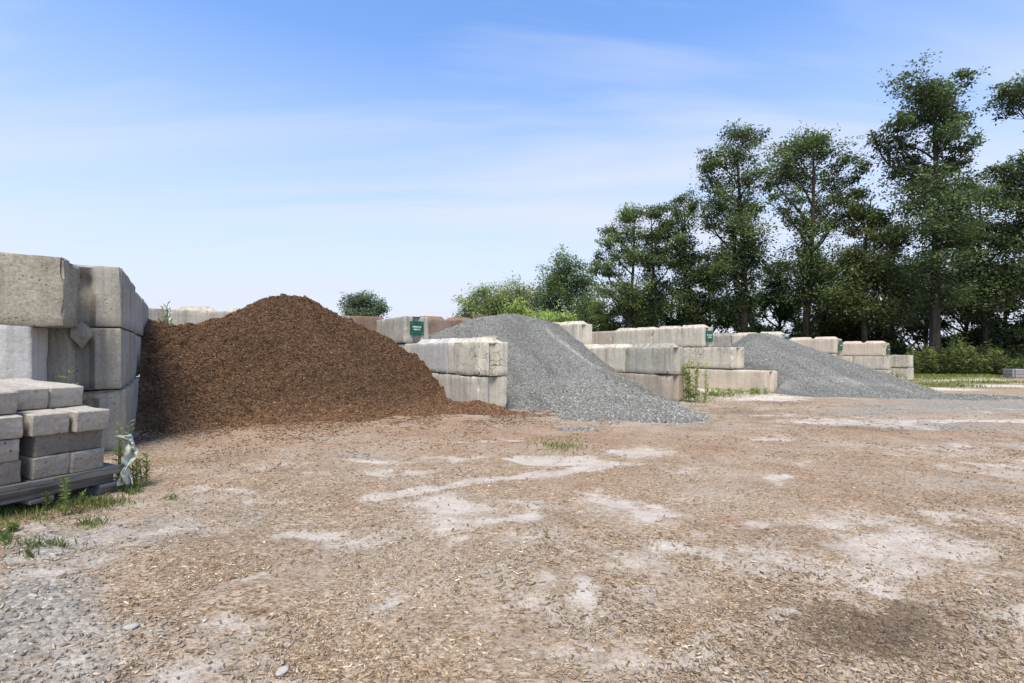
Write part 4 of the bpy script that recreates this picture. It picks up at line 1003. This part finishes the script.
# grass: blades, uncountable
def blades(name, label, pts, hmin, hmax, base, wid=.006):
    n = len(pts); h = rng.uniform(hmin, hmax, n); z = ground_h(pts[:, 0], pts[:, 1])
    c = np.stack([pts[:, 0], pts[:, 1], z - .01], 1)
    ax = np.stack([rng.normal(0, .4, n), rng.normal(0, .4, n), np.ones(n)], 1)
    v, f = cards(c, ax, h, np.full(n, wid))
    k = np.array(base)[None] * rng.uniform(.5, 1.5, (n, 1)) * (1 + rng.uniform(-.2, .3, (n, 1)) * np.array([1, .2, -.3]))
    o = link(name, np_mesh(name, v, f, False, np.repeat(np.concatenate([k, np.ones((n, 1))], 1), 4, 0)), M['weed'])
    return tag(o, label, 'grass', kind='stuff')
def around(px, py, rx, ry, n):
    gx, gy = g_at(px, py); s = gy / F; _, y1 = g_at(px, py + ry); _, y0 = g_at(px, py - ry)
    u = rng.normal(0, .55, n); w = rng.normal(0, .55, n)
    yy = gy + w * abs(y0 - y1) / 2
    return np.stack([gx / gy * yy + u * rx * s, yy], 1)
pts = np.concatenate([around(20, 512, 30, 8, 500), around(95, 500, 30, 5, 700), (around(60, 505, 40, 6, 600)), around(40, 545, 25, 4, 160), around(63, 549, 5, 2, 40), around(92, 523, 20, 4, 160), around(172, 495, 5, 3, 50), around(130, 488, 12, 4, 300), around(30, 560, 8, 3, 60), around(5, 540, 8, 6, 150)])
blades('grass', 'sparse short grass growing round the pallet', pts, .015, .065, (.15, .2, .055), .005)
pts = np.concatenate([around(558, 447, 26, 6, 130), around(700, 397, 22, 5, 500), around(745, 393, 35, 4, 700), around(790, 388, 25, 4, 900), around(840, 390, 25, 3, 300)])
blades('grass', 'thin yellow green grass on the white ground and before the gravel', pts, .02, .09, (.2, .25, .065), .012)
pts = np.concatenate([around(940, 376, 60, 3, 6000), around(900, 377, 30, 4, 4500), around(1000, 376, 60, 2, 2500), around(930, 386, 50, 1.5, 1500), around(990, 383, 50, 1, 900), around(868, 386, 16, 3, 900)])
blades('grass', 'bright grass strip between the last divider and the tall weeds', pts[fbm(pts[:, 0] * .5, pts[:, 1] * .5, 95, 3) > .47], .05, .2, (.24, .29, .075), .03)
# tall weeds before the trees
n = 1250
u = rng.uniform(905, 1075, n); yv = rng.uniform(32.6, 35.5, n)
xs_ = (u - 512) / F * yv
Hh = np.interp(u, [905, 925, 960, 985, 1010, 1075], [1.2, 1.9, 2.1, 1.7, 1.4, 1.4]) * rng.uniform(.35, .95, n) * (.55 + .85 * vnoise(u * .11, yv * .8, 14)) * (1 + .5 * (rng.random(n) > .94))
C_, N_, K_, S_ = [], [], [], []
for k in range(n):
    m = 55; t = rng.random(m) ** .8
    c = np.stack([xs_[k] + rng.normal(0, .12, m), yv[k] + rng.normal(0, .12, m), ground_h(xs_[k], yv[k]) + t * Hh[k]], 1)
    a = rng.uniform(0, 6.28, m); N_.append(np.stack([np.cos(a), np.sin(a), rng.uniform(-.1, 1.2, m)], 1)); C_.append(c)
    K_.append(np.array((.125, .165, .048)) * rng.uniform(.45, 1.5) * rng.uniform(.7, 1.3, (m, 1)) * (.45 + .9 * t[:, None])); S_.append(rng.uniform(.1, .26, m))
C_ = np.concatenate(C_); N_ = np.concatenate(N_); K_ = np.concatenate(K_); S_ = np.concatenate(S_)
v, f = cards(C_, N_, S_, S_ * .3)
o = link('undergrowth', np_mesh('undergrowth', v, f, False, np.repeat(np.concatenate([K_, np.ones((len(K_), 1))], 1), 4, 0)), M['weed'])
tag(o, 'dense tall green weeds growing along the foot of the trees', 'undergrowth', kind='stuff')

# pale building glimpsed through the trunks at the right
bx = empty('far_building', (35.5, 36.5 + 20, -.8)); bx.location = ((1000 - 512) / F * 58, 58, -.9)
tag(bx, 'pale building glimpsed low between the trunks at the right', 'building')
link('wall', box_mesh(9, 6, 2.6, .02, 70, .0, 1), M['far_wall'], bx).location = (0, 0, 1.3)
bm = bmesh.new()
vs = [bm.verts.new(p_) for p_ in [(-4.8, -3.4, 2.6), (4.8, -3.4, 2.6), (4.8, 3.4, 2.6), (-4.8, 3.4, 2.6), (-4.8, 0, 4), (4.8, 0, 4)]]
for q in [(0, 1, 5, 4), (2, 3, 4, 5), (0, 4, 3), (1, 2, 5), (0, 3, 2, 1)]: bm.faces.new([vs[i] for i in q])
me = bpy.data.meshes.new('roof'); bm.to_mesh(me); bm.free(); link('roof', me, M['slab_dark'], bx)

# ------------------------------------------------------------------ light, sky, camera
SUN_EL = R(60); SUN_AZ = R(188)        # azimuth clockwise from +Y
w = bpy.data.worlds.new('World'); scene.world = w; w.use_nodes = True
t = w.node_tree; t.nodes.clear()
N = t.nodes.new; Lk = t.links.new
out = N('ShaderNodeOutputWorld'); bg = N('ShaderNodeBackground'); Lk(bg.outputs[0], out.inputs[0])
sky = N('ShaderNodeTexSky'); sky.sky_type = 'NISHITA'; sky.sun_disc = False; sky.sun_elevation = SUN_EL; sky.sun_rotation = SUN_AZ
sky.air_density = 1.0; sky.dust_density = .6; sky.ozone_density = 2.0
tc = N('ShaderNodeTexCoord'); sx = N('ShaderNodeSeparateXYZ'); Lk(tc.outputs['Generated'], sx.inputs[0])
def wm(op, a, b=0., clamp=False):
    m = N('ShaderNodeMath'); m.operation = op; m.use_clamp = clamp
    for i, v in enumerate((a, b)):
        if isinstance(v, (int, float)): m.inputs[i].default_value = v
        else: Lk(v, m.inputs[i])
    return m.outputs[0]
def wr(f, stops):
    r = N('ShaderNodeValToRGB'); Lk(f, r.inputs[0]); els = r.color_ramp.elements
    while len(els) < len(stops): els.new(.5)
    for el, (p_, c_) in zip(els, stops): el.position = p_; el.color = (c_, c_, c_, 1) if isinstance(c_, (int, float)) else (*c_, 1)
    return r.outputs[0]
def wmix(f, a, b):
    m = N('ShaderNodeMix'); m.data_type = 'RGBA'
    for i, v in ((0, f), (6, a), (7, b)):
        if isinstance(v, (int, float)): m.inputs[i].default_value = v
        elif isinstance(v, tuple): m.inputs[i].default_value = (*v, 1)
        else: Lk(v, m.inputs[i])
    return m.outputs[2]
# cirrus on a high flat layer: direction projected on a plane overhead
zc = wm('MAXIMUM', sx.outputs[2], .03)
pxn = wm('DIVIDE', sx.outputs[0], wm('ADD', zc, .12)); pyn = wm('DIVIDE', sx.outputs[1], wm('ADD', zc, .12))
cb = N('ShaderNodeCombineXYZ'); Lk(pxn, cb.inputs[0]); Lk(pyn, cb.inputs[1])
mp = N('ShaderNodeMapping'); Lk(cb.outputs[0], mp.inputs[0]); mp.inputs['Rotation'].default_value = (0, 0, R(30)); mp.inputs['Scale'].default_value = (.3, 1.25, 1)
nz = N('ShaderNodeTexNoise'); Lk(mp.outputs[0], nz.inputs['Vector']); nz.inputs['Scale'].default_value = 1.15; nz.inputs['Detail'].default_value = 7; nz.inputs['Roughness'].default_value = .5; nz.inputs['Distortion'].default_value = .5
haze = wr(sx.outputs[2], [(0, 1), (.1, .93), (.3, .54), (.52, .12), (.85, 0)])
cl = wr(nz.outputs['Fac'], [(.42, 0), (.66, .78)])
fac = wm('ADD', wm('MULTIPLY', haze, 1.0), wm('MULTIPLY', cl, wm('SUBTRACT', 1., haze)), True)
tint = N('ShaderNodeMix'); tint.data_type = 'RGBA'; tint.blend_type = 'MULTIPLY'; tint.inputs[0].default_value = 1; Lk(sky.outputs[0], tint.inputs[6]); tint.inputs[7].default_value = (1.0, 1.56, 2.1, 1)
Lk(wmix(fac, tint.outputs[2], (5.35, 5.62, 6.5)), bg.inputs[0]); bg.inputs[1].default_value = .15

sd = bpy.data.lights.new('sun', 'SUN'); sd.energy = 5.6; sd.angle = R(24); sd.color = (1, .9, .74)
so = bpy.data.objects.new('sun', sd); COL.objects.link(so)
dirv = Vector((math.sin(SUN_AZ) * math.cos(SUN_EL), math.cos(SUN_AZ) * math.cos(SUN_EL), math.sin(SUN_EL)))
so.rotation_euler = dirv.to_track_quat('Z', 'Y').to_euler(); so.location = (0, 0, 30)

cam = bpy.data.cameras.new('camera'); co = bpy.data.objects.new('camera', cam); COL.objects.link(co); scene.camera = co
cam.sensor_width = 36; cam.lens = F / 1024 * 36; cam.clip_start = .05; cam.clip_end = 3000
cam.shift_y = 8.5 / 1024
co.location = (0, 0, CAMZ); co.rotation_euler = (math.pi / 2, 0, 0)
scene.view_settings.view_transform = 'Standard'; scene.view_settings.look = 'None'; scene.view_settings.exposure = 0; scene.view_settings.gamma = 1
scene.cycles.max_bounces = 6; scene.cycles.transparent_max_bounces = 4
